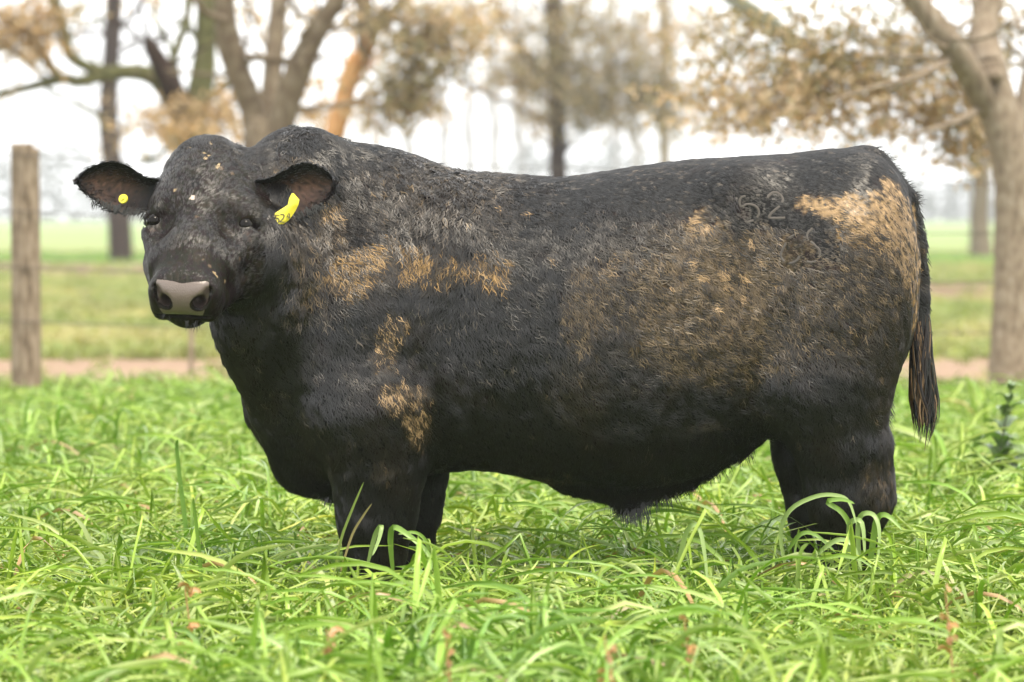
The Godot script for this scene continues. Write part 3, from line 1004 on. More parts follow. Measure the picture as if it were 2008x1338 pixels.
func nets(lo: Vector3, hi: Vector3, cell: float, keep: Callable) -> Array:
	# surface nets over the cells near the surface: [vertices, indices]
	const BK := 4
	var nb := Vector3i(((hi - lo) / (cell * BK)).ceil())
	var nx := nb.x * BK + 1
	var ny := nb.y * BK + 1
	var nz := nb.z * BK + 1
	var val := PackedFloat32Array()
	val.resize(nx * ny * nz)
	val.fill(99.0)
	var sy := nx
	var sz := nx * ny
	var blocks: Array[Vector3i] = []
	var half := cell * BK * 0.5
	var diag := half * 1.7321
	for bz in nb.z:
		for by in nb.y:
			for bx in nb.x:
				var c := lo + Vector3(bx * BK, by * BK, bz * BK) * cell + Vector3.ONE * half
				if not keep.call(c): continue
				var act := near(c, diag)
				var d := field(c, act)
				if d > diag * 1.5 + 0.015 or d < -diag * 2.2 - 0.03: continue
				blocks.append(Vector3i(bx, by, bz))
				for k in BK + 1:
					for j in BK + 1:
						var o := (bx * BK) + (by * BK + j) * sy + (bz * BK + k) * sz
						for i in BK + 1:
							if val[o + i] > 90.0:
								val[o + i] = field(lo + Vector3(bx * BK + i, by * BK + j, bz * BK + k) * cell, act)
	var verts := PackedVector3Array()
	var idx := PackedInt32Array()
	var at_cell := {}
	var offs := [0, 1, sy, sy + 1, sz, sz + 1, sz + sy, sz + sy + 1]
	var corner := [Vector3(0, 0, 0), Vector3(1, 0, 0), Vector3(0, 1, 0), Vector3(1, 1, 0), Vector3(0, 0, 1), Vector3(1, 0, 1), Vector3(0, 1, 1), Vector3(1, 1, 1)]
	var edges := [[0, 1], [2, 3], [4, 5], [6, 7], [0, 2], [1, 3], [4, 6], [5, 7], [0, 4], [1, 5], [2, 6], [3, 7]]
	for b in blocks:
		for k in BK:
			for j in BK:
				for i in BK:
					var o := (b.x * BK + i) + (b.y * BK + j) * sy + (b.z * BK + k) * sz
					var inside := 0
					var bad := false
					for q in 8:
						var x: float = val[o + offs[q]]
						if x > 90.0: bad = true
						elif x < 0.0: inside |= 1 << q
					if bad or inside == 0 or inside == 255: continue
					var sum := Vector3.ZERO
					var n := 0
					for e in edges:
						var a: int = e[0]
						var c: int = e[1]
						if ((inside >> a) & 1) != ((inside >> c) & 1):
							var va: float = val[o + offs[a]]
							var vb: float = val[o + offs[c]]
							sum += (corner[a] as Vector3).lerp(corner[c], va / (va - vb))
							n += 1
					at_cell[o] = verts.size()
					verts.append(lo + (Vector3(b.x * BK + i, b.y * BK + j, b.z * BK + k) + sum / n) * cell)
	for o in at_cell:
		var v0: float = val[o]
		# the three edges that leave this cell's low corner; each is shared by four cells
		for ax in 3:
			var step: int = [1, sy, sz][ax]
			var s1: int = [sy, sz, 1][ax]
			var s2: int = [sz, 1, sy][ax]
			var v1: float = val[o + step]
			if (v0 < 0.0) == (v1 < 0.0): continue
			var c1: int = at_cell.get(o - s1, -1)
			var c2: int = at_cell.get(o - s2, -1)
			var c3: int = at_cell.get(o - s1 - s2, -1)
			if c1 < 0 or c2 < 0 or c3 < 0: continue
			var c0: int = at_cell[o]
			if v0 < 0.0: idx.append_array([c0, c3, c1, c0, c2, c3])
			else: idx.append_array([c0, c1, c3, c0, c3, c2])
	return [verts, idx]


func q(px: float, py: float, z: float) -> Vector3:
	return at(px, py, z)


func bull_bones() -> void:
	# trunk: column of the photograph, back line, belly line, half width in metres
	var t := [
		[497, 700, 830, 0.04], [520, 620, 868, 0.10], [560, 520, 918, 0.19], [620, 420, 955, 0.27], [700, 322, 958, 0.32], [760, 308, 945, 0.335], [820, 320, 930, 0.34],
		[880, 333, 921, 0.35], [940, 340, 919, 0.36], [1000, 344, 926, 0.37], [1060, 347, 938, 0.38], [1100, 348, 943, 0.385], [1150, 342, 948, 0.39], [1200, 334, 950, 0.39],
		[1260, 325, 948, 0.388], [1330, 316, 936, 0.38], [1400, 311, 912, 0.37], [1470, 307, 874, 0.355], [1540, 303, 830, 0.35], [1600, 296, 800, 0.345], [1640, 292, 785, 0.34],
		[1680, 294, 772, 0.325], [1715, 305, 760, 0.30], [1745, 328, 740, 0.26], [1768, 362, 710, 0.215], [1783, 410, 680, 0.16], [1793, 470, 640, 0.09], [1798, 520, 600, 0.03]]
	var xs := PackedFloat32Array()
	var tops := PackedFloat32Array()
	var bots := PackedFloat32Array()
	for r in t:
		var a := q(r[0], r[1], 0.0)
		xs.append(a.x)
		tops.append(a.y)
		bots.append(q(r[0], r[2], 0.0).y)
	loft_x0 = xs[0]
	var n := int((xs[xs.size() - 1] - xs[0]) / LOFT_STEP)
	var k := 0
	for i in n + 1:
		var x := loft_x0 + i * LOFT_STEP
		while k < xs.size() - 2 and x > xs[k + 1]: k += 1
		var f := clampf((x - xs[k]) / (xs[k + 1] - xs[k]), 0.0, 1.0)
		var km := maxi(k - 1, 0)
		var kp := mini(k + 2, xs.size() - 1)
		loft_top.append(cubic_interpolate(tops[k], tops[k + 1], tops[km], tops[kp], f))
		loft_bot.append(cubic_interpolate(bots[k], bots[k + 1], bots[km], bots[kp], f))
		loft_w.append(maxf(cubic_interpolate(t[k][3], t[k + 1][3], t[km][3], t[kp][3], f), 0.02))
	# neck: crest, side, throat, dewlap
	cone(q(740, 440, 0.0), 0.185, q(590, 372, 0.13), 0.172, 0.10)
	cone(q(590, 372, 0.13), 0.172, q(478, 402, 0.28), 0.12, 0.012)
	cone(q(700, 600, 0.02), 0.27, q(545, 540, 0.22), 0.185, 0.10)
	cone(q(545, 540, 0.22), 0.185, q(480, 490, 0.36), 0.15, 0.012)
	cone(q(620, 760, 0.05), 0.20, q(515, 640, 0.26), 0.125, 0.10)
	cone(q(500, 610, 0.30), 0.10, q(520, 690, 0.22), 0.105, 0.06)
	cone(q(520, 690, 0.22), 0.105, q(557, 795, 0.12), 0.10, 0.012)
	cone(q(557, 795, 0.12), 0.10, q(612, 890, 0.03), 0.115, 0.012)
	cone(q(612, 890, 0.03), 0.115, q(672, 905, 0.0), 0.115, 0.012)
	# folds of skin down the throat
	cone(q(505, 660, 0.33), 0.02, q(560, 850, 0.16), 0.03, 0.06)
	cone(q(560, 600, 0.36), 0.02, q(600, 800, 0.22), 0.03, 0.07)
	# shoulders, rib hollow, hips
	for s in [-1.0, 1.0]:
		egg(q(705, 640, 0.225 * s), Vector3(0.165, 0.25, 0.14), 0.10, Basis(Vector3.FORWARD, 0.25))
		egg(q(735, 790, 0.235 * s), Vector3(0.145, 0.15, 0.13), 0.08)
		egg(q(1630, 560, 0.20 * s), Vector3(0.20, 0.25, 0.17), 0.10)
		egg(q(1640, 690, 0.215 * s), Vector3(0.165, 0.24, 0.145), 0.10, Basis(Vector3.FORWARD, -0.12))
		egg(q(1455, 375, 0.22 * s), Vector3(0.07, 0.05, 0.07), 0.12)
	egg(q(858, 680, 0.42), Vector3(0.028, 0.24, 0.062), 0.10, Basis(Vector3.FORWARD, 0.12), true)
	egg(q(1478, 520, 0.425), Vector3(0.06, 0.13, 0.05), 0.12, Basis.IDENTITY, true)
	egg(q(1512, 700, 0.41), Vector3(0.025, 0.12, 0.05), 0.08, Basis(Vector3.FORWARD, 0.2), true)
	egg(q(615, 620, 0.43), Vector3(0.02, 0.22, 0.05), 0.07, Basis(Vector3.FORWARD, 0.1), true)
	egg(q(860, 840, 0.39), Vector3(0.028, 0.11, 0.085), 0.06, Basis(Vector3.FORWARD, 0.2), true)
	# fore legs
	cone(q(722, 800, 0.23), 0.165, q(742, 900, 0.22), 0.135, 0.07)
	cone(q(742, 900, 0.22), 0.135, q(738, 1010, 0.215), 0.108, 0.012)
	cone(q(738, 1010, 0.215), 0.108, q(736, 1075, 0.21), 0.085, 0.012)
	cone(q(736, 1075, 0.21), 0.085, q(735, 1130, 0.21), 0.06, 0.012)
	cone(q(735, 1130, 0.21), 0.06, q(735, 1210, 0.21), 0.055, 0.012)
	cone(q(735, 1210, 0.21), 0.066, q(722, 1270, 0.215), 0.062, 0.012)
	cone(q(804, 850, -0.20), 0.13, q(804, 1000, -0.20), 0.090, 0.06)
	cone(q(796, 1000, -0.20), 0.09, q(798, 1080, -0.20), 0.078, 0.012)
	cone(q(798, 1080, -0.20), 0.075, q(802, 1130, -0.20), 0.056, 0.012)
	cone(q(802, 1130, -0.20), 0.056, q(804, 1200, -0.20), 0.055, 0.012)
	cone(q(804, 1200, -0.20), 0.064, q(794, 1250, -0.20), 0.062, 0.012)
	# hind legs
	cone(q(1612, 760, 0.215), 0.155, q(1650, 870, 0.205), 0.13, 0.07)
	cone(q(1650, 870, 0.205), 0.13, q(1664, 975, 0.195), 0.105, 0.012)
	cone(q(1690, 880, 0.20), 0.07, q(1707, 968, 0.195), 0.055, 0.05)
	cone(q(1664, 975, 0.195), 0.105, q(1668, 1050, 0.19), 0.075, 0.05)
	cone(q(1668, 1050, 0.19), 0.072, q(1662, 1190, 0.19), 0.056, 0.012)
	cone(q(1662, 1200, 0.19), 0.068, q(1648, 1268, 0.195), 0.064, 0.03)
	cone(q(1600, 780, -0.19), 0.15, q(1603, 890, -0.20), 0.125, 0.06)
	cone(q(1603, 890, -0.20), 0.125, q(1612, 985, -0.20), 0.10, 0.012)
	cone(q(1612, 985, -0.20), 0.10, q(1610, 1060, -0.20), 0.08, 0.012)
	cone(q(1610, 1060, -0.20), 0.075, q(1604, 1180, -0.20), 0.056, 0.012)
	cone(q(1604, 1190, -0.20), 0.066, q(1592, 1245, -0.20), 0.062, 0.03)
	# flank fold, sheath
	cone(q(1500, 770, 0.17), 0.09, q(1570, 730, 0.20), 0.11, 0.08)
	cone(q(1120, 930, 0.0), 0.05, q(1215, 955, 0.0), 0.052, 0.06)
	cone(q(1215, 955, 0.0), 0.052, q(1350, 915, 0.0), 0.045, 0.012)
	cone(q(1350, 915, 0.0), 0.045, q(1455, 858, 0.0), 0.04, 0.012)
	# tail
	cone(q(1705, 325, 0.0), 0.05, q(1770, 392, 0.0), 0.042, 0.05)
	cone(q(1770, 392, 0.0), 0.042, q(1792, 480, 0.0), 0.034, 0.012)
	cone(q(1792, 480, 0.0), 0.034, q(1803, 580, 0.0), 0.028, 0.012)
	cone(q(1803, 580, 0.0), 0.028, q(1806, 690, 0.0), 0.022, 0.012)
	cone(q(1806, 690, 0.0), 0.022, q(1808, 770, 0.0), 0.015, 0.012)
	bull_head_bones()


func bull_head_bones() -> void:
	var yaw := deg_to_rad(-4.5)
	var tip := deg_to_rad(50.0)
	var fwd := Vector3(sin(yaw), 0.0, cos(yaw))
	var side := Vector3(cos(yaw), 0.0, -sin(yaw))
	var down := fwd * sin(tip) + Vector3.DOWN * cos(tip)
	var out := fwd * cos(tip) + Vector3.UP * sin(tip)
	head_b = Basis(side, down, out).rotated(fwd, deg_to_rad(-2.5))
	head_o = q(394, 447, 0.46)
	egg(hd(-0.004, -0.135, -0.010), Vector3(0.142, 0.165, 0.122), 0.05, head_b)
	egg(hd(-0.022, -0.262, -0.014), Vector3(0.085, 0.085, 0.085), 0.09, head_b)
	for s in [-1.0, 1.0]:
		egg(hd(0.100 * s, -0.045, 0.012), Vector3(0.052, 0.06, 0.055), 0.05, head_b)
		cone(hd(0.080 * s, 0.05, -0.095), 0.078, hd(0.052 * s, 0.195, -0.070), 0.054, 0.06)
		cone(hd(0.125 * s, 0.040, 0.002), 0.030, hd(0.075 * s, 0.15, 0.0), 0.045, 0.05)
		egg(hd(0.056 * s, 0.262, -0.010), Vector3(0.042, 0.062, 0.056), 0.035, head_b)
		egg(hd(0.064 * s, 0.268, -0.046), Vector3(0.029, 0.045, 0.034), 0.022, head_b)
		egg(hd(0.052 * s, 0.285, 0.026), Vector3(0.036, 0.032, 0.034), 0.025, head_b)
		# ear roots
		cone(hd(0.10 * s, -0.19, -0.06), 0.055, hd(0.172 * s, -0.205, -0.062), 0.038, 0.04)
	cone(hd(0, -0.02, -0.012), 0.105, hd(0, 0.13, 0.002), 0.080, 0.05)
	cone(hd(0, 0.13, 0.002), 0.080, hd(0, 0.25, 0.002), 0.068, 0.04)
	egg(hd(0, 0.268, 0.008), Vector3(0.080, 0.062, 0.052), 0.03, head_b)
	cone(hd(0, 0.07, -0.12), 0.085, hd(0, 0.21, -0.076), 0.050, 0.05)
	egg(hd(0, 0.262, -0.074), Vector3(0.052, 0.046, 0.040), 0.025, head_b)
	# mouth slit, nostrils, eye sockets
	egg(hd(0, 0.325, -0.042), Vector3(0.075, 0.05, 0.007), 0.012, head_b, true)
	for s in [-1.0, 1.0]:
		egg(hd(0.044 * s, 0.310, 0.010), Vector3(0.0185, 0.060, 0.0175), 0.010, basis_along(head_b.y * 0.8 + head_b.z * 0.6 + head_b.x * 0.25 * s, head_b.z), true)
		cone_cut(hd(0.058 * s, 0.322, 0.022), 0.008, hd(0.070 * s, 0.300, 0.042), 0.006)
		egg(hd(0.140 * s, 0.010, 0.024), Vector3(0.022, 0.016, 0.022), 0.02, head_b, true)
	# hollows between eye and nose, upper lids
	for s in [-1.0, 1.0]:
		egg(hd(0.100 * s, 0.065, 0.068), Vector3(0.018, 0.045, 0.028), 0.05, head_b.rotated(head_b.z, 0.5 * s), true)
		cone(hd(0.106 * s, -0.012, 0.050), 0.0095, hd(0.143 * s, -0.012, 0.012), 0.0095, 0.022)


func cone_cut(a: Vector3, ra: float, b: Vector3, rb: float) -> void:
	egg((a + b) * 0.5, Vector3(ra, a.distance_to(b) * 0.5 + ra, 0.02), 0.01, basis_along(b - a, head_b.z), true)


func basis_along(y: Vector3, z: Vector3) -> Basis:
	y = y.normalized()
	var x := y.cross(z).normalized()
	return Basis(x, y, x.cross(y))


# ---------------------------------------------------------------- the bull's look: coat colours, dried mud, hair, ears, tags
var n_fine := FastNoiseLite.new()
var n_mid := FastNoiseLite.new()
var n_streak := FastNoiseLite.new()
const MUD_SPOTS := [
	# column, row, half width, half height in pixels of the photograph on the flank, strength, tone (0 ochre, 1 pale tan, 2 olive brown)
	[702, 540, 54, 46, 0.95, 0], [725, 508, 46, 30, 0.85, 0], [818, 526, 46, 36, 0.9, 0], [965, 535, 42, 44, 0.82, 0], [900, 526, 34, 22, 0.6, 0], [768, 482, 32, 16, 0.6, 0], [800, 525, 150, 44, 0.40, 0],
	[640, 500, 60, 120, 0.42, 2], [665, 415, 28, 30, 0.75, 1], [630, 590, 40, 30, 0.4, 2], [590, 340, 60, 22, 0.35, 2],
	[830, 400, 140, 90, 0.22, 2], [960, 400, 60, 80, 0.16, 2],
	[1150, 590, 52, 95, 0.62, 2], [1190, 520, 14, 40, 0.6, 1], [1140, 650, 40, 50, 0.5, 2],
	[1300, 590, 90, 110, 0.62, 2], [1360, 500, 70, 80, 0.66, 2], [1420, 580, 110, 110, 0.60, 2], [1500, 500, 80, 60, 0.55, 2], [1350, 700, 110, 55, 0.5, 2], [1460, 690, 110, 60, 0.42, 2],
	[1500, 600, 120, 90, 0.42, 2], [1600, 560, 90, 60, 0.35, 2], [1650, 640, 110, 90, 0.26, 2], [1365, 440, 26, 22, 0.9, 1], [1270, 660, 40, 70, 0.5, 2],
	[1250, 580, 90, 130, 0.36, 2], [1420, 640, 170, 110, 0.46, 2], [1560, 620, 130, 110, 0.36, 2], [1640, 580, 110, 90, 0.34, 2], [1330, 480, 90, 60, 0.40, 2], [1480, 540, 140, 80, 0.44, 2], [1700, 570, 80, 70, 0.34, 2],
	[1690, 420, 90, 40, 1.2, 1], [1740, 450, 50, 60, 1.1, 1], [1620, 405, 60, 26, 0.95, 1], [1560, 405, 30, 12, 0.75, 1], [1735, 390, 26, 36, 1.1, 1], [1770, 500, 34, 70, 0.95, 1], [1660, 465, 60, 26, 0.7, 0],
	[1785, 590, 16, 70, 0.9, 0], [1700, 500, 80, 50, 0.55, 2],
	[770, 660, 26, 60, 0.55, 1], [795, 650, 16, 44, 0.5, 1], [790, 770, 52, 26, 0.7, 1], [825, 820, 22, 46, 0.75, 1], [755, 690, 20, 40, 0.4, 1],
	[1130, 760, 60, 70, 0.24, 2], [1090, 938, 46, 10, 0.5, 2], [605, 850, 20, 50, 0.10, 2], [1380, 830, 24, 16, 0.35, 1], [1705, 945, 36, 50, 0.35, 2], [770, 910, 26, 20, 0.3, 2], [1720, 760, 40, 90, 0.16, 2]]
const MUD_BLOBS := [[1402, 535, 9], [1446, 543, 8], [1415, 563, 9], [1368, 545, 8], [1352, 438, 9], [1374, 446, 8], [1480, 515, 7], [1440, 588, 7], [1310, 560, 6], [1080, 510, 5], [1340, 520, 7], [1395, 600, 6], [1505, 560, 5], [1460, 480, 6], [1030, 420, 5], [980, 412, 5], [1640, 640, 5]]
const MUD_TONES := [Color(0.205, 0.124, 0.044), Color(0.285, 0.190, 0.097), Color(0.100, 0.070, 0.037)]
const HEAD_SPOTS := [[378, 388, 0.0075, 2], [428, 329, 0.008, 1], [434, 331, 0.005, 0], [384, 425, 0.005, 0], [370, 290, 0.004, 1], [413, 282, 0.005, 1], [400, 300, 0.004, 1], [410, 305, 0.004, 1], [405, 312, 0.003, 1], [418, 303, 0.003, 0], [343, 372, 0.004, 1], [420, 535, 0.006, 1], [425, 541, 0.005, 1], [412, 522, 0.005, 0], [441, 552, 0.004, 1], [398, 508, 0.004, 0], [455, 340, 0.006, 0], [345, 325, 0.005, 0], [470, 508, 0.004, 0], [299, 452, 0.008, 3], [482, 458, 0.008, 3], [488, 470, 0.006, 3]]
const SHAVED := [[1432, 365, 1560, 442], [1540, 372, 1600, 450], [1512, 452, 1622, 522]]


func column_row(p: Vector3) -> Vector2:
	# where on the bull's side a point lies, as column and row measured at his middle plane
	return Vector2(1004.0 + p.x * 690.0, 1290.0 - p.y * 690.0)


func mud_at(p: Vector3, cr: Vector2) -> Array:
	# [how much dried mud 0..1, its colour]
	var warp := Vector2(n_mid.get_noise_3dv(p * 14.0), n_mid.get_noise_3dv(p * 14.0 + Vector3(40, 7, 3))) * 26.0
	var c := cr + warp
	var sum := 0.0
	var tone := Color(0, 0, 0)
	var share := 0.0
	for m in MUD_SPOTS:
		var dx: float = (c.x - m[0]) / m[2]
		if absf(dx) > 1.4: continue
		var dy: float = (c.y - m[1]) / m[3]
		if absf(dy) > 1.4: continue
		var r := dx * dx + dy * dy
		if r > 1.7: continue
		var w := clampf(1.35 - r, 0.0, 1.0) * float(m[4])
		sum = maxf(sum, w) + 0.15 * minf(sum, w)
		tone += (MUD_TONES[m[5]] as Color) * w
		share += w
	if share < 0.001: return [0.0, MUD_TONES[2]]
	return [sum, tone * (1.0 / share)]


func coat_color(p: Vector3, n: Vector3) -> Color:
	var cr := column_row(p)
	var base := Color(0.0052, 0.0047, 0.0042)
	var brown := clampf(n_mid.get_noise_3dv(p * 5.0) * 1.6, 0.0, 1.0)
	base = base.lerp(Color(0.0135, 0.0088, 0.0060), brown * 0.6)
	if p.z > -0.1:
		for b in MUD_BLOBS:
			if Vector2(cr.x - b[0], cr.y - b[1]).length() + n_fine.get_noise_3dv(p * 60.0) * 6.0 < b[2]:
				return MUD_TONES[1] * (0.9 + 0.3 * n_fine.get_noise_3dv(p * 30.0))
		var m := mud_at(p, cr)
		if m[0] > 0.05:
			var g := 0.5 + 0.65 * n_streak.get_noise_3d(p.x * 70.0, p.y * 26.0, p.z * 40.0) + 0.35 * n_fine.get_noise_3dv(p * 110.0)
			var cover := clampf((float(m[0]) - g * 0.95) * 1.8 + 0.1, 0.0, 1.0)
			base = base.lerp((m[1] as Color) * (0.8 + 0.5 * n_fine.get_noise_3dv(p * 25.0)), cover * 0.95)
			base = base.lerp(Color(0.028, 0.020, 0.012), clampf(float(m[0]), 0.0, 1.0) * 0.35 * (1.0 - cover))
	return base


func lock_color(p: Vector3, n: Vector3, r: RandomNumberGenerator) -> Color:
	# a single lock is either caked or nearly clean
	var cr := column_row(p)
	var base := coat_color(p, n)
	if p.z < -0.1 or base.r > 0.2: return base
	var m := mud_at(p, cr)
	var k := float(m[0])
	if k < 0.03: return base
	var g := 0.5 + 0.7 * n_streak.get_noise_3d(p.x * 42.0, p.y * 14.0, p.z * 30.0)
	var chance := clampf(k * 1.05 - g * 0.5, 0.0, 0.9)
	if r.randf() < chance: return (m[1] as Color) * r.randf_range(lerpf(0.35, 0.75, clampf(k, 0.0, 1.0)), 1.3)
	return Color(0.0085, 0.0072, 0.006).lerp(Color(0.062, 0.043, 0.023), clampf(k * 1.3, 0.0, 1.0) * r.randf())


func tuft_mesh(strands: int, length: float, width: float, spread: float, wave: float, lift: float, seed_: int) -> ArrayMesh:
	# a lock of hair lying along +y, its outside towards +z
	var r := RandomNumberGenerator.new()
	r.seed = seed_
	var v := PackedVector3Array()
	var nn := PackedVector3Array()
	var idx := PackedInt32Array()
	for s in strands:
		var x0 := r.randf_range(-spread, spread) * 0.5
		var y0 := r.randf_range(-0.25, 0.15) * length
		var l := length * r.randf_range(0.75, 1.15)
		var ph := r.randf() * TAU
		var bend := r.randf_range(-0.35, 0.35)
		var li := lift * r.randf_range(0.5, 1.4)
		var segs := 4
		var first := v.size()
		for i in segs + 1:
			var t := float(i) / segs
			var c := Vector3(x0 * (1.0 - 0.6 * t) + (sin(ph + t * 4.5) - sin(ph)) * wave + bend * t * t * length, y0 + l * t, li * sin(t * 2.2) * length)
			var w := width * (1.0 - 0.85 * t * t) * 0.5
			v.append(c + Vector3(-w, 0, 0))
			v.append(c + Vector3(0, 0, w * 0.9))
			v.append(c + Vector3(w, 0, 0))
			nn.append(Vector3(-0.75, 0, 0.66))
			nn.append(Vector3(0, -0.1, 1).normalized())
			nn.append(Vector3(0.75, 0, 0.66))
			if i > 0:
				var a := first + (i - 1) * 3
				idx.append_array([a, a + 3, a + 1, a + 1, a + 3, a + 4, a + 1, a + 4, a + 2, a + 2, a + 4, a + 5])
	return array_mesh(v, nn, idx)


func in_head(p: Vector3) -> Vector3:
	return head_b.transposed() * (p - head_o)


func ear(root: Vector3, tip: Vector3, up: Vector3, out: Vector3, top: Array, low: Array, cup: float, curl: float) -> ArrayMesh:
	# a cupped leaf with thickness; its opening looks along out
	var ax := tip - root
	var length := ax.length()
	ax /= length
	out = (out - ax * out.dot(ax)).normalized()
	up = (up - ax * up.dot(ax) - out * up.dot(out)).normalized()
	var ns := 28
	var nt := 18
	var v := PackedVector3Array()
	var col := PackedColorArray()
	var idx := PackedInt32Array()
	for side in 2:
		var base := v.size()
		for i in ns + 1:
			var s := float(i) / ns
			var f := s * (top.size() - 1)
			var k := mini(int(f), top.size() - 2)
			var km := maxi(k - 1, 0)
			var kp := mini(k + 2, top.size() - 1)
			var a := cubic_interpolate(top[k], top[k + 1], top[km], top[kp], f - k)
			var b := cubic_interpolate(low[k], low[k + 1], low[km], low[kp], f - k)
			var round_ := sqrt(maxf(1.0 - pow(s, 8.0), 0.0))
			a *= round_
			b *= round_
			for j in nt + 1:
				var t := float(j) / nt * 2.0 - 1.0
				var e := a * t if t > 0.0 else b * t
				var deep := -cup * (1.0 - t * t) * sin(PI * (0.15 + 0.75 * s)) + curl * maxf(t, 0.0) * maxf(t, 0.0) * (1.0 - s)
				var p := root + ax * (s * length - 0.012 * (1.0 - s) * absf(t)) + up * e + out * deep
				if side == 1: p -= out * 0.007 * (1.0 - t * t * t * t) + out * 0.001
				v.append(p)
				if side == 0:
					var skin := clampf(1.0 - absf(t + 0.15) * 1.15, 0.0, 1.0) * clampf(1.2 - absf(s - 0.6) * 2.2, 0.0, 1.0)
					skin *= 0.55 + 0.8 * n_streak.get_noise_3d(s * 30.0, t * 90.0, root.x * 10.0)
					col.append(Color(0.011, 0.0095, 0.008).lerp(Color(0.17, 0.092, 0.062), clampf(skin * 1.1, 0.0, 1.0)))
				else:
					col.append(Color(0.010, 0.009, 0.008))
		for i in ns:
			for j in nt:
				var q0 := base + i * (nt + 1) + j
				if side == 0: idx.append_array([q0, q0 + nt + 1, q0 + 1, q0 + 1, q0 + nt + 1, q0 + nt + 2])
				else: idx.append_array([q0, q0 + 1, q0 + nt + 1, q0 + 1, q0 + nt + 2, q0 + nt + 1])
	# the winding depends on which side the ear grows
	if ax.cross(up).dot(out) < 0.0:
		for i in range(0, idx.size(), 3):
			var x := idx[i + 1]
			idx[i + 1] = idx[i + 2]
			idx[i + 2] = x
	return array_mesh(v, smooth_normals(v, idx), idx, col)


func surface_hit(p: Vector3, dir: Vector3) -> Vector3:
	# the point where a walk from p along dir meets the bull
	for i in 60:
		var act := near(p, 1.5)
		var d := field(p, act)
		if d < 0.0006: break
		p += dir * d * 0.6
	return p


func ribbon(points: PackedVector3Array, normal: Vector3, width: float, high: float) -> ArrayMesh:
	var v := PackedVector3Array()
	var idx := PackedInt32Array()
	for i in points.size():
		var t := (points[mini(i + 1, points.size() - 1)] - points[maxi(i - 1, 0)]).normalized()
		var s := t.cross(normal).normalized()
		for k in 5:
			var a := PI * k / 4.0
			v.append(points[i] + s * cos(a) * width * 0.5 + normal * (sin(a) * high - 0.001))
		if i > 0:
			for k in 4:
				var o := (i - 1) * 5 + k
				idx.append_array([o, o + 1, o + 5, o + 1, o + 6, o + 5])
	return array_mesh(v, smooth_normals(v, idx), idx)


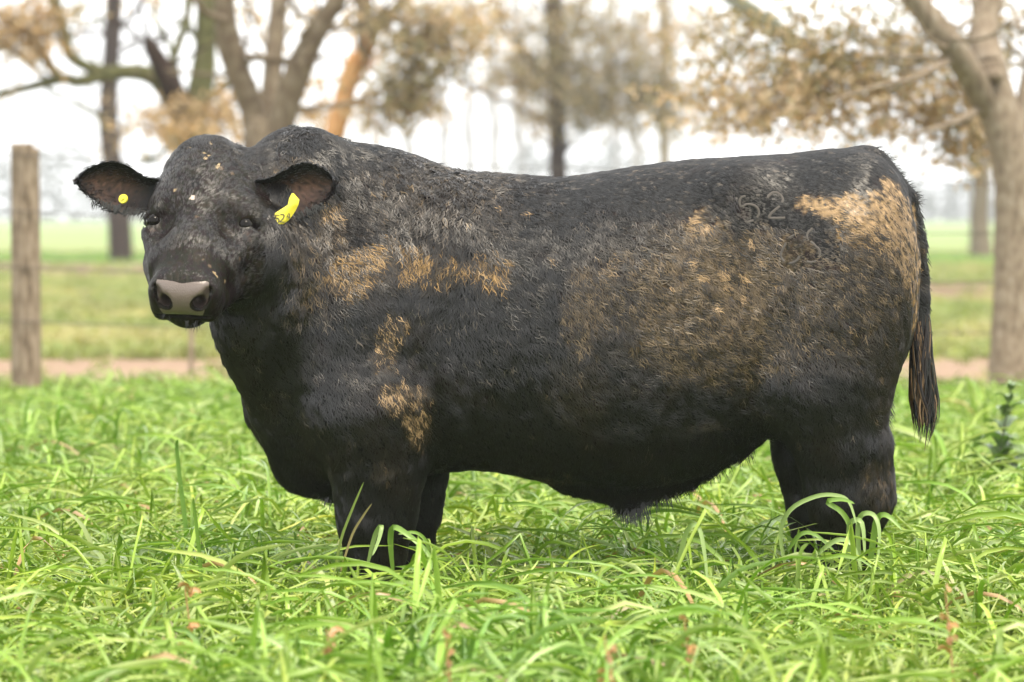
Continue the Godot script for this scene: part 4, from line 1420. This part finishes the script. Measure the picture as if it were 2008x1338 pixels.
func bull() -> void:
	n_fine.seed = 3; n_fine.frequency = 1.0; n_fine.fractal_octaves = 2
	n_mid.seed = 8; n_mid.frequency = 1.0; n_mid.fractal_octaves = 3
	n_streak.seed = 21; n_streak.frequency = 1.0; n_streak.fractal_octaves = 2
	bull_bones()
	var root := Vector3(0.2, 0.0, 0.0)
	var b := thing("bull", root, "stocky black bull with mud-caked flanks looking at the camera from tall grass", "bull")
	# trunk and legs on a coarse grid, the head on a fine one; both cut the same field
	var wall := -0.665
	var big := nets(Vector3(-1.2, 0.0, -0.45), Vector3(1.3, 1.6, 0.86), 0.010, func(c: Vector3) -> bool: return c.x > wall - 0.02 or c.y < 0.76)
	var fine := nets(Vector3(-1.2, 0.75, 0.0), Vector3(-0.64, 1.6, 0.86), 0.005, func(c: Vector3) -> bool: return c.x < wall + 0.01 and c.y > 0.735)
	var v: PackedVector3Array = big[0]
	var idx: PackedInt32Array = big[1]
	var first := v.size()
	v.append_array(fine[0])
	for i in fine[1] as PackedInt32Array: idx.append(i + first)
	var n := smooth_normals(v, idx)
	# the coat lies in ripples over the shoulder and in low lumps elsewhere
	for i in v.size():
		var p := v[i]
		var hh := in_head(p)
		if p.x < -0.62 and hh.z > -0.16 and hh.y < 0.45: continue
		var cr := column_row(p)
		var m := clampf(1.3 - Vector2((cr.x - 840.0) / 190.0, (cr.y - 400.0) / 120.0).length(), 0.0, 1.0)
		m = maxf(m, 0.8 * clampf(1.3 - Vector2((cr.x - 630.0) / 70.0, (cr.y - 480.0) / 170.0).length(), 0.0, 1.0))
		m = maxf(m, 0.5 * clampf(1.3 - Vector2((cr.x - 1400.0) / 260.0, (cr.y - 600.0) / 150.0).length(), 0.0, 1.0))
		var wv := sin(TAU * (p.x * 30.0 + p.y * 4.0 + 1.1 * n_mid.get_noise_3dv(p * 6.0))) * (0.6 + 0.8 * n_mid.get_noise_3dv(p * 11.0 + Vector3(5, 0, 0)))
		v[i] = p + n[i] * (wv * 0.0062 * m + 0.0035 * n_mid.get_noise_3dv(p * 16.0))
	n = smooth_normals(v, idx)
	var col := PackedColorArray()
	col.resize(v.size())
	var pad_g := PackedFloat32Array()
	pad_g.resize(v.size())
	for i in v.size():
		var h := in_head(v[i])
		pad_g[i] = -1.0
		if v[i].x < -0.6 and h.y < 0.5 and h.z > -0.3:
			col[i] = Color(0.0064, 0.0058, 0.0052)
			if h.y > 0.2 and absf(h.x) < 0.12: pad_g[i] = nose_edge(h)
		else:
			col[i] = coat_color(v[i], n[i])
		v[i] -= root
	# flecks of dry mud on the face
	var spots := []
	for s in HEAD_SPOTS:
		var a := q(s[0], s[1], 0.85)
		spots.append([surface_hit(a, (q(s[0], s[1], 0.3) - a).normalized()) - root, s[2], s[3]])
	for i in v.size():
		if v[i].x + root.x > -0.6 or v[i].y < 0.8: continue
		var g := 0.5 + 0.5 * n_mid.get_noise_3dv((v[i] + root) * 22.0)
		col[i] = col[i].lerp(Color(0.019, 0.014, 0.010), clampf(g * g * 1.1, 0.0, 0.8))
		for s in spots:
			if v[i].distance_to(s[0]) < float(s[1]) * (1.0 + 0.5 * n_fine.get_noise_3dv(v[i] * 200.0)):
				col[i] = [Color(0.075, 0.052, 0.034), Color(0.24, 0.18, 0.10), Color(0.42, 0.36, 0.30), Color(0.038, 0.027, 0.020)][s[2]]
	# cut the triangles along the edge of the bare nose pad
	var body_idx := PackedInt32Array()
	var nose_idx := PackedInt32Array()
	for i in range(0, idx.size(), 3):
		var t := [idx[i], idx[i + 1], idx[i + 2]]
		var inside := 0
		for k in t: inside += 1 if pad_g[k] > 0.0 else 0
		if inside == 0: body_idx.append_array(t)
		elif inside == 3: nose_idx.append_array(t)
		else:
			var pos := []
			var neg := []
			for k in 3:
				var a: int = t[k]
				var c: int = t[(k + 1) % 3]
				if pad_g[a] > 0.0: pos.append(a)
				else: neg.append(a)
				if (pad_g[a] > 0.0) != (pad_g[c] > 0.0):
					var f := pad_g[a] / (pad_g[a] - pad_g[c])
					v.append(v[a].lerp(v[c], f))
					n.append(n[a].lerp(n[c], f).normalized())
					col.append(col[a])
					pad_g.append(0.0)
					pos.append(v.size() - 1)
					neg.append(v.size() - 1)
			for k in range(1, pos.size() - 1): nose_idx.append_array([pos[0], pos[k], pos[k + 1]])
			for k in range(1, neg.size() - 1): body_idx.append_array([neg[0], neg[k], neg[k + 1]])
	part("body", array_mesh(v, n, body_idx, col), M.coat, b)
	var pad := part("nose_pad", sub_mesh(v, n, nose_idx), M.nose, b)
	meta(pad, "bare grey-brown nose pad with two dark nostrils")
	# eyes
	for s in [-1.0, 1.0]:
		var ball := SphereMesh.new()
		ball.radius = 0.022
		ball.height = 0.044
		ball.radial_segments = 32
		ball.rings = 16
		part("eye", ball, M.eye, b, hd(0.1245 * s, 0.013, 0.026) - root)
	# ears
	var e1 := ear(q(300, 372, 0.36), q(152, 356, 0.40), Vector3.UP, Vector3(-0.25, -0.15, 1.0), [0.034, 0.034, 0.042, 0.058, 0.065, 0.066, 0.060, 0.050, 0.040], [0.055, 0.064, 0.072, 0.077, 0.074, 0.066, 0.052, 0.040, 0.030], 0.035, 0.02)
	var e2 := ear(q(490, 384, 0.37), q(656, 362, 0.38), Vector3.UP, Vector3(0.2, -0.15, 1.0), [0.040, 0.040, 0.042, 0.048, 0.060, 0.070, 0.072, 0.064, 0.054], [0.060, 0.066, 0.070, 0.076, 0.082, 0.078, 0.066, 0.052, 0.040], 0.04, 0.02)
	for e in [e1, e2]:
		var m: ArrayMesh = e
		var o := part("ear", moved(m, -root), M.ear, b)
		meta(o, "round black ear with a brownish inside")
		ear_hair(b, o.mesh, root)
	hair(b, v, n, body_idx, col, root)
	tags(b, root)
	brands(b, root)
	hooves(b, root)


func ear_hair(b: Node3D, m: ArrayMesh, root: Vector3) -> void:
	var a := m.surface_get_arrays(0)
	var v: PackedVector3Array = a[Mesh.ARRAY_VERTEX]
	var n: PackedVector3Array = a[Mesh.ARRAY_NORMAL]
	var c: PackedColorArray = a[Mesh.ARRAY_COLOR]
	var r := RandomNumberGenerator.new()
	r.seed = 61
	var w: Array[Transform3D] = []
	var tint := PackedColorArray()
	var away := signf(v[v.size() / 4].x + root.x + 0.87)
	for i in v.size():
		for k in 2:
			var y := Vector3(away, -0.35, 0.0) + Vector3(r.randf_range(-0.5, 0.5), r.randf_range(-0.5, 0.5), r.randf_range(-0.3, 0.3))
			y = (y - n[i] * y.dot(n[i])).normalized()
			var s := r.randf_range(0.5, 0.95)
			w.append(Transform3D(Basis(y.cross(n[i]) * s, y * s, n[i] * s * 1.6), v[i] + Vector3(r.randf_range(-0.004, 0.004), r.randf_range(-0.004, 0.004), 0)))
			tint.append(c[i] * r.randf_range(0.5, 1.3))
	var o := scatter("ear_hair", tuft_mesh(4, 0.018, 0.0016, 0.010, 0.001, 0.12, 400), M.hair, w, tint, b)
	meta(o, "", "", "", "stuff")


func nose_edge(h: Vector3) -> float:
	# positive on the bare wet pad round the nostrils
	var x := absf(h.x)
	var up := h.y * 0.75 - h.z * 0.30 + 0.012 * x / 0.08 - 0.207
	var low := h.z + 0.036 - 0.012 * x / 0.08
	var wide := minf(0.052 + 0.34 * maxf(h.z + 0.03, 0.0), 0.070) - x
	var hole := (Vector3(x, h.y, h.z) - Vector3(0.0445, 0.322, 0.014)).length() - 0.0215 - 0.25 * maxf(h.y - 0.32, 0.0)
	return minf(minf(up, hole), minf(low, wide)) + 0.0015 * n_fine.get_noise_3dv(h * 150.0)


func moved(m: ArrayMesh, by: Vector3) -> ArrayMesh:
	var a := m.surface_get_arrays(0)
	var v: PackedVector3Array = a[Mesh.ARRAY_VERTEX]
	for i in v.size(): v[i] += by
	a[Mesh.ARRAY_VERTEX] = v
	var o := ArrayMesh.new()
	o.add_surface_from_arrays(Mesh.PRIMITIVE_TRIANGLES, a)
	return o


func sub_mesh(v: PackedVector3Array, n: PackedVector3Array, idx: PackedInt32Array) -> ArrayMesh:
	var place := {}
	var v2 := PackedVector3Array()
	var n2 := PackedVector3Array()
	var i2 := PackedInt32Array()
	for i in idx:
		if not place.has(i):
			place[i] = v2.size()
			v2.append(v[i])
			n2.append(n[i])
		i2.append(place[i])
	return array_mesh(v2, n2, i2)


func hair(b: Node3D, v: PackedVector3Array, n: PackedVector3Array, idx: PackedInt32Array, col: PackedColorArray, root: Vector3) -> void:
	var locks: Array[ArrayMesh] = []
	for k in 3: locks.append(tuft_mesh(3, 0.027, 0.0028, 0.008, 0.0034, 0.11, 100 + k))   # wavy coat
	for k in 2: locks.append(tuft_mesh(5, 0.016, 0.0020, 0.012, 0.0006, 0.06, 200 + k))   # short and sleek
	for k in 2: locks.append(tuft_mesh(6, 0.045, 0.0026, 0.018, 0.0040, 0.20, 300 + k))   # shaggy
	var where: Array = []
	var tint: Array = []
	for k in locks.size():
		var w: Array[Transform3D] = []
		where.append(w)
		tint.append([])
	var r := RandomNumberGenerator.new()
	r.seed = 77
	for i in range(0, idx.size(), 3):
		var a := v[idx[i]] + root
		var ab := v[idx[i + 1]] + root - a
		var ac := v[idx[i + 2]] + root - a
		var nn := n[idx[i]]
		if nn.z < -0.45 and nn.y < 0.6: continue
		var area := ab.cross(ac).length() * 0.5
		var want := area * 20000.0
		var h := in_head(a)
		var in_face := a.x < -0.66 and h.y < 0.5 and h.z > -0.14 and absf(h.x) < 0.2
		if in_face: want = area * 26000.0
		var cnt := int(want) + (1 if r.randf() < want - int(want) else 0)
		for c in cnt:
			var s := r.randf()
			var t := r.randf()
			if s + t > 1.0:
				s = 1.0 - s
				t = 1.0 - t
			var p := a + ab * s + ac * t
			if p.y < 0.08: continue
			var cr := column_row(p)
			var flow := Vector3(0.45, -1.0, 0.0)
			var kind := 0
			var size := 1.0
			var sway := 0.5
			if in_face:
				kind = 3 + r.randi() % 2
				flow = -head_b.y + Vector3(signf(h.x) * absf(h.x) * 4.0, 0, 0)
				if h.y > 0.1: flow = -head_b.y
				size = 0.72 if h.y < 0.18 else 0.5
				sway = 0.5
				if h.y + 0.06 * n_mid.get_noise_3dv(p * 20.0) + r.randf_range(-0.03, 0.03) < -0.21:
					kind = 5 + r.randi() % 2
					size = 0.42
					sway = 1.2
				if absf(absf(h.x) - 0.123) < 0.02 and absf(h.y - 0.009) < 0.018 and absf(h.z - 0.024) < 0.03: continue
				if h.y > 0.31: continue
			elif p.y + r.randf_range(-0.06, 0.06) < 0.60 or (cr.y > 905.0 and cr.x > 880.0 and cr.x < 1500.0):
				kind = 5 + r.randi() % 2
				flow = Vector3(0.15, -1.0, 0.0)
				size = 0.55 if p.y < 0.66 else 0.8
				if cr.x > 1200.0 and cr.x < 1520.0 and cr.y > 800.0: size = 1.0
			elif p.y > 1.24 + 0.10 * n_mid.get_noise_3dv(p * 7.0) + r.randf_range(-0.03, 0.03) and cr.x > 1040.0 + r.randf_range(-90.0, 60.0) + 120.0 * n_mid.get_noise_3dv(p * 9.0):
				kind = 3 + r.randi() % 2
				flow = Vector3(1.0, -0.35, 0.0)
				size = 0.9
			else:
				kind = r.randi() % 3
				size = 0.85
				if cr.x + r.randf_range(-60.0, 60.0) < 1050.0 and cr.y + r.randf_range(-50.0, 50.0) < 620.0:
					sway = 0.8
					size = 1.05
					flow = Vector3(0.25 + 0.5 * sin(cr.x * 0.02), -1.0, 0.0)
				elif cr.x + r.randf_range(-90.0, 90.0) > 1500.0:
					flow = Vector3(0.8 - (cr.y - 500.0) * 0.002, -0.8, 0.0)
				elif cr.x + r.randf_range(-60.0, 60.0) > 1200.0 and cr.y + r.randf_range(-40.0, 40.0) > 450.0:
					flow = Vector3(0.75, -0.7, 0.0)
					sway = 0.9
			var shaved := false
			if nn.z > 0.2:
				for q_ in SHAVED:
					if cr.x > q_[0] and cr.x < q_[2] and cr.y > q_[1] and cr.y < q_[3]: shaved = true
			if shaved:
				kind = 3 + r.randi() % 2
				size = 0.75
				flow = Vector3(1.0, -0.1, 0)
				sway = 0.1
			flow += Vector3(n_mid.get_noise_3dv(p * 18.0), n_mid.get_noise_3dv(p * 18.0 + Vector3(9, 0, 0)), n_mid.get_noise_3dv(p * 18.0 + Vector3(0, 9, 0))) * sway * 1.3
			flow += Vector3(r.randf_range(-1, 1), r.randf_range(-1, 1), r.randf_range(-1, 1)) * 0.22
			var y := flow - nn * flow.dot(nn)
			if y.length() < 0.01: continue
			y = y.normalized()
			var x := y.cross(nn)
			size *= r.randf_range(0.75, 1.25)
			var color := col[idx[i]] * r.randf_range(0.5, 1.9) if in_face else lock_color(p + y * 0.012, nn, r)
			var lum := color.r
			if shaved and lum < 0.03: color = color * 4.0
			color = color * r.randf_range(0.65, 1.3)
			var pale := 0.035
			if cr.x > 690.0 and cr.x < 1010.0 and cr.y < 480.0: pale = 0.20
			elif cr.x > 1000.0 and cr.x < 1420.0 and cr.y < 450.0: pale = 0.11
			elif cr.x > 570.0 and cr.x < 700.0 and cr.y > 320.0 and cr.y < 640.0: pale = 0.22
			elif cr.y > 760.0: pale = 0.012
			pale *= clampf(0.6 + 1.8 * n_mid.get_noise_3dv(p * 9.0), 0.1, 1.6)
			if lum < 0.04 and not in_face and r.randf() < pale: color = Color(0.052, 0.042, 0.032) * r.randf_range(0.45, 1.7)
			if lum > 0.12 and r.randf() < 0.3: color = Color(0.016, 0.012, 0.008)
			(where[kind] as Array[Transform3D]).append(Transform3D(Basis(x * size, y * size, nn * size), p - root - nn * 0.0008))
			(tint[kind] as Array).append(color)
	var total := 0
	for k in locks.size():
		var o := scatter("coat_hair", locks[k], M.hair, where[k], PackedColorArray(tint[k]), b)
		meta(o, "", "", "", "stuff")
		total += (where[k] as Array).size()
	print("hair ", total)
	switch(b, root)


func switch(b: Node3D, root: Vector3) -> void:
	# the tail's long hair, and the tufts along its crest, sheath and ears
	var r := RandomNumberGenerator.new()
	r.seed = 5
	var v := PackedVector3Array()
	var nn := PackedVector3Array()
	var idx := PackedInt32Array()
	var col := PackedColorArray()
	var axis := [[1803, 560, 11], [1806, 640, 20], [1807, 705, 23], [1812, 780, 31], [1815, 830, 27], [1808, 900, 7]]
	for s in 520:
		var ang := r.randf() * TAU
		var rr := sqrt(r.randf()) * 0.95
		var start := r.randf_range(0.0, 2.6)
		var end := minf(start + r.randf_range(1.2, 2.4), r.randf_range(4.0, 5.0))
		var tanned := 1.0 if (cos(ang) < 0.0 and r.randf() < 0.42) else (1.0 if r.randf() < 0.14 else 0.0)
		var c := Color(0.23, 0.145, 0.075) * r.randf_range(0.35, 1.1) if tanned > 0.5 else Color(0.009, 0.008, 0.0075) * r.randf_range(0.7, 1.6)
		var w := r.randf_range(0.0018, 0.0042)
		var first := v.size()
		var ph := r.randf() * TAU
		for i in 9:
			var f := lerpf(start, end, i / 8.0)
			var k := mini(int(f), 4)
			var t := f - k
			var cx := lerpf(axis[k][0], axis[k + 1][0], t)
			var cy := lerpf(axis[k][1], axis[k + 1][1], t)
			var cr := lerpf(axis[k][2], axis[k + 1][2], t) / 690.0
			var p := q(cx, cy, 0.0) + Vector3(cos(ang + 0.28 * sin(f * 2.2 + ph)), 0.0, sin(ang + 0.22 * sin(f * 3.0 + ph))) * cr * lerpf(1.0, rr, minf(f * 0.3, 1.0)) - root
			var out := Vector3(cos(ang), 0.0, sin(ang))
			var side := Vector3(-sin(ang), 0, cos(ang))
			var ww := w * (1.0 - 0.8 * pow(i / 8.0, 3.0))
			v.append(p - side * ww); v.append(p + out * ww * 0.7); v.append(p + side * ww)
			nn.append((out - side).normalized()); nn.append(out); nn.append((out + side).normalized())
			for z in 3: col.append(c)
			if i > 0:
				var a := first + (i - 1) * 3
				idx.append_array([a, a + 3, a + 1, a + 1, a + 3, a + 4, a + 1, a + 4, a + 2, a + 2, a + 4, a + 5])
	var o := part("tail_switch", array_mesh(v, nn, idx, col), M.hair, b)
	meta(o, "long black tail hair clotted with tan mud", "", "", "stuff")
	# fringes: [from column, row, z, to column, row, z, hairs, length, direction]
	var fringes := [
		[1715, 298, 0.0, 1798, 400, 0.0, 150, 0.032, Vector3(0.9, 0.45, 0.0)], [1798, 400, 0.0, 1815, 520, 0.0, 100, 0.022, Vector3(0.6, -0.9, 0.0)],
		[1196, 968, 0.0, 1282, 962, 0.0, 260, 0.040, Vector3(0.0, -1.0, 0.0)], [1218, 978, 0.0, 1262, 974, 0.0, 220, 0.058, Vector3(0.05, -1.0, 0.0)], [1275, 978, 0.0, 1480, 866, 0.0, 220, 0.04, Vector3(0.35, -1.0, 0.0)],
		[180, 395, 0.40, 285, 420, 0.38, 90, 0.018, Vector3(-0.5, -1.0, 0.0)], [1745, 690, 0.1, 1736, 880, 0.18, 150, 0.028, Vector3(0.6, -1.0, 0.0)],
		[560, 255, 0.14, 690, 285, 0.05, 160, 0.02, Vector3(1.0, 0.35, 0.0)], [348, 632, 0.655, 398, 634, 0.645, 12, 0.018, Vector3(-0.1, -1.0, 0.2)],
		[318, 612, 0.67, 332, 616, 0.67, 6, 0.018, Vector3(-0.3, -1.0, 0.2)], [575, 425, 0.39, 640, 400, 0.38, 60, 0.016, Vector3(0.5, -1.0, 0.0)],
		[545, 900, 0.05, 655, 990, 0.05, 120, 0.018, Vector3(-0.4, -1.0, 0.0)]]
	v.clear(); nn.clear(); idx.clear(); col.clear()
	for f in fringes:
		var a0 := q(f[0], f[1], f[2]) - root
		var b0 := q(f[3], f[4], f[5]) - root
		for s in int(f[6]):
			var p := a0.lerp(b0, r.randf()) + Vector3(r.randf_range(-0.006, 0.006), r.randf_range(-0.004, 0.012), r.randf_range(-0.03, 0.03))
			var d: Vector3 = ((f[8] as Vector3).normalized() + Vector3(r.randf_range(-0.4, 0.4), r.randf_range(-0.25, 0.25), r.randf_range(-0.4, 0.4))).normalized()
			var l: float = f[7] * r.randf_range(0.6, 1.3)
			var w := 0.0016
			var first := v.size()
			var side := d.cross(Vector3(0, 0, 1)).normalized()
			for i in 4:
				var t := i / 3.0
				var c := p + d * l * t + Vector3.DOWN * l * 0.25 * t * t
				v.append(c - side * w * (1.0 - 0.8 * t)); v.append(c + side * w * (1.0 - 0.8 * t))
				for z in 2:
					nn.append(Vector3(0, 0.3, 1).normalized())
					col.append(Color(0.009, 0.008, 0.0075))
				if i > 0:
					var k := first + (i - 1) * 2
					idx.append_array([k, k + 2, k + 1, k + 1, k + 2, k + 3])
	var o2 := part("fringe_hair", array_mesh(v, nn, idx, col), M.hair, b)
	meta(o2, "", "", "", "stuff")


func tags(b: Node3D, root: Vector3) -> void:
	# the bent yellow tag in one ear and the round button in the other
	var n := 24
	var m := 8
	var v := PackedVector3Array()
	var idx := PackedInt32Array()
	# its two edges from the hole in the ear to the lower rim, and how far each comes towards the viewer
	var edge := [[572, 379, 576, 379], [567, 388, 587, 392], [564, 402, 585, 402], [550, 411, 579, 414], [539, 418, 573, 423], [537, 430, 566, 432], [536, 443, 555, 440]]
	var f := func(s: float, t: float, k: float) -> Vector3:
		var g := s * (edge.size() - 1)
		var i := mini(int(g), edge.size() - 2)
		var a := Vector2(edge[i][0], edge[i][1]).lerp(Vector2(edge[i + 1][0], edge[i + 1][1]), g - i)
		var c := Vector2(edge[i][2], edge[i][3]).lerp(Vector2(edge[i + 1][2], edge[i + 1][3]), g - i)
		var p := a.lerp(c, t)
		return q(p.x, p.y, 0.435 + 0.004 * sin(t * PI) + 0.014 * s - 0.010 * t * t + k) - root
	for side in 2:
		var base := v.size()
		for i in n + 1:
			for j in m + 1:
				v.append(f.call(float(i) / n, float(j) / m, 0.0 if side == 0 else -0.0016))
		for i in n:
			for j in m:
				var a := base + i * (m + 1) + j
				if side == 0: idx.append_array([a, a + 1, a + m + 1, a + 1, a + m + 2, a + m + 1])
				else: idx.append_array([a, a + m + 1, a + 1, a + 1, a + m + 1, a + m + 2])
	var o := part("ear_tag", array_mesh(v, smooth_normals(v, idx), idx), M.tag, b)
	meta(o, "bent yellow plastic ear tag with black digits 524")
	for d in [["5", 0.20, 0.82, 17.0, 1.0], ["2", 0.52, 0.79, 17.0, 0.95], ["4", 0.80, 0.68, 15.0, 0.75]]:
		var tm := TextMesh.new()
		var font := SystemFont.new()
		font.font_names = PackedStringArray(["Droid Sans"])
		tm.font = font
		tm.text = d[0]
		tm.font_size = 64
		tm.pixel_size = float(d[3]) / 725.0 / 46.0
		tm.depth = 0.0008
		var at_: Vector3 = f.call(d[2], d[1], 0.0012)
		var e := part("digit", tm, M.ink, o, at_)
		var du: Vector3 = (f.call(d[2], minf(d[1] + 0.15, 1.0), 0.0) - f.call(d[2], d[1] - 0.15, 0.0)).normalized()
		var dn := du.cross(Vector3(-0.12, 1, 0)).normalized()
		e.basis = Basis(du * float(d[4]), dn.cross(du).normalized(), dn)
	var disc := CylinderMesh.new()
	disc.top_radius = 0.0125
	disc.bottom_radius = 0.0135
	disc.height = 0.005
	disc.radial_segments = 28
	var o2 := part("ear_button", disc, M.tag, b, q(241, 390, 0.412) - root)
	o2.rotation = Vector3(1.35, 0.0, 0.35)
	var pin := CylinderMesh.new()
	pin.top_radius = 0.004
	pin.bottom_radius = 0.005
	pin.height = 0.006
	part("pin", pin, M.tag, o2, Vector3(0, 0.004, 0))
	meta(o2, "small round yellow tag button")


func brands(b: Node3D, root: Vector3) -> void:
	# branded figures on the hip, pale scars on clipped hair
	var strokes := [
		[[1490, 383], [1455, 386], [1452, 404], [1468, 400], [1484, 406], [1488, 420], [1478, 432], [1460, 436]],
		[[1505, 388], [1514, 378], [1526, 379], [1535, 389], [1532, 401], [1518, 413], [1508, 426], [1522, 428], [1540, 427]],
		[[1620, 404], [1616, 393], [1624, 384], [1638, 383], [1652, 388]],
		[[1566, 456], [1548, 468], [1538, 484], [1532, 498], [1536, 510], [1548, 516], [1562, 512], [1568, 502]],
		[[1594, 448], [1584, 458], [1586, 470], [1598, 480], [1608, 492], [1606, 506], [1594, 514], [1582, 512]]]
	for s in strokes:
		var keys := []
		for p in s: keys.append([Vector3(p[0], p[1], 0), 1.0])
		var c: PackedVector3Array = curve_points(keys, 4)[0]
		var pts := PackedVector3Array()
		for p in c: pts.append(surface_hit(q(p.x, p.y, 0.6), (q(p.x, p.y, 0.0) - q(p.x, p.y, 0.6)).normalized()) - root)
		var piece := PackedVector3Array()
		for i in pts.size() + 1:
			var open := i == pts.size() or n_fine.get_noise_3dv(pts[i] * 55.0) < -0.5
			if not open: piece.append(pts[i] + Vector3(0, 0.0015, 0) * n_fine.get_noise_3dv(pts[i] * 140.0))
			if open:
				if piece.size() > 1:
					var o := part("brand_scar", ribbon(piece, Vector3(0, 0.25, 0.97), 0.0075, 0.0016), M.scar, b)
					meta(o, "pale branded stroke on the clipped hip")
				piece = PackedVector3Array()


func hooves(b: Node3D, root: Vector3) -> void:
	for h in [[720, 0.22], [792, -0.20], [1646, 0.20], [1590, -0.20]]:
		var p := q(h[0], 1270, h[1]) - root
		p.y = 0.0
		for s in [-1.0, 1.0]:
			var keys := [[p + Vector3(-0.012, 0.0, 0.03 * s), 0.040], [p + Vector3(-0.008, 0.03, 0.029 * s), 0.038], [p + Vector3(0.002, 0.07, 0.026 * s), 0.030]]
			var c := curve_points(keys, 3)
			part("hoof", tube(c[0], c[1], 14, 0.03, 4), M.hoof, b)
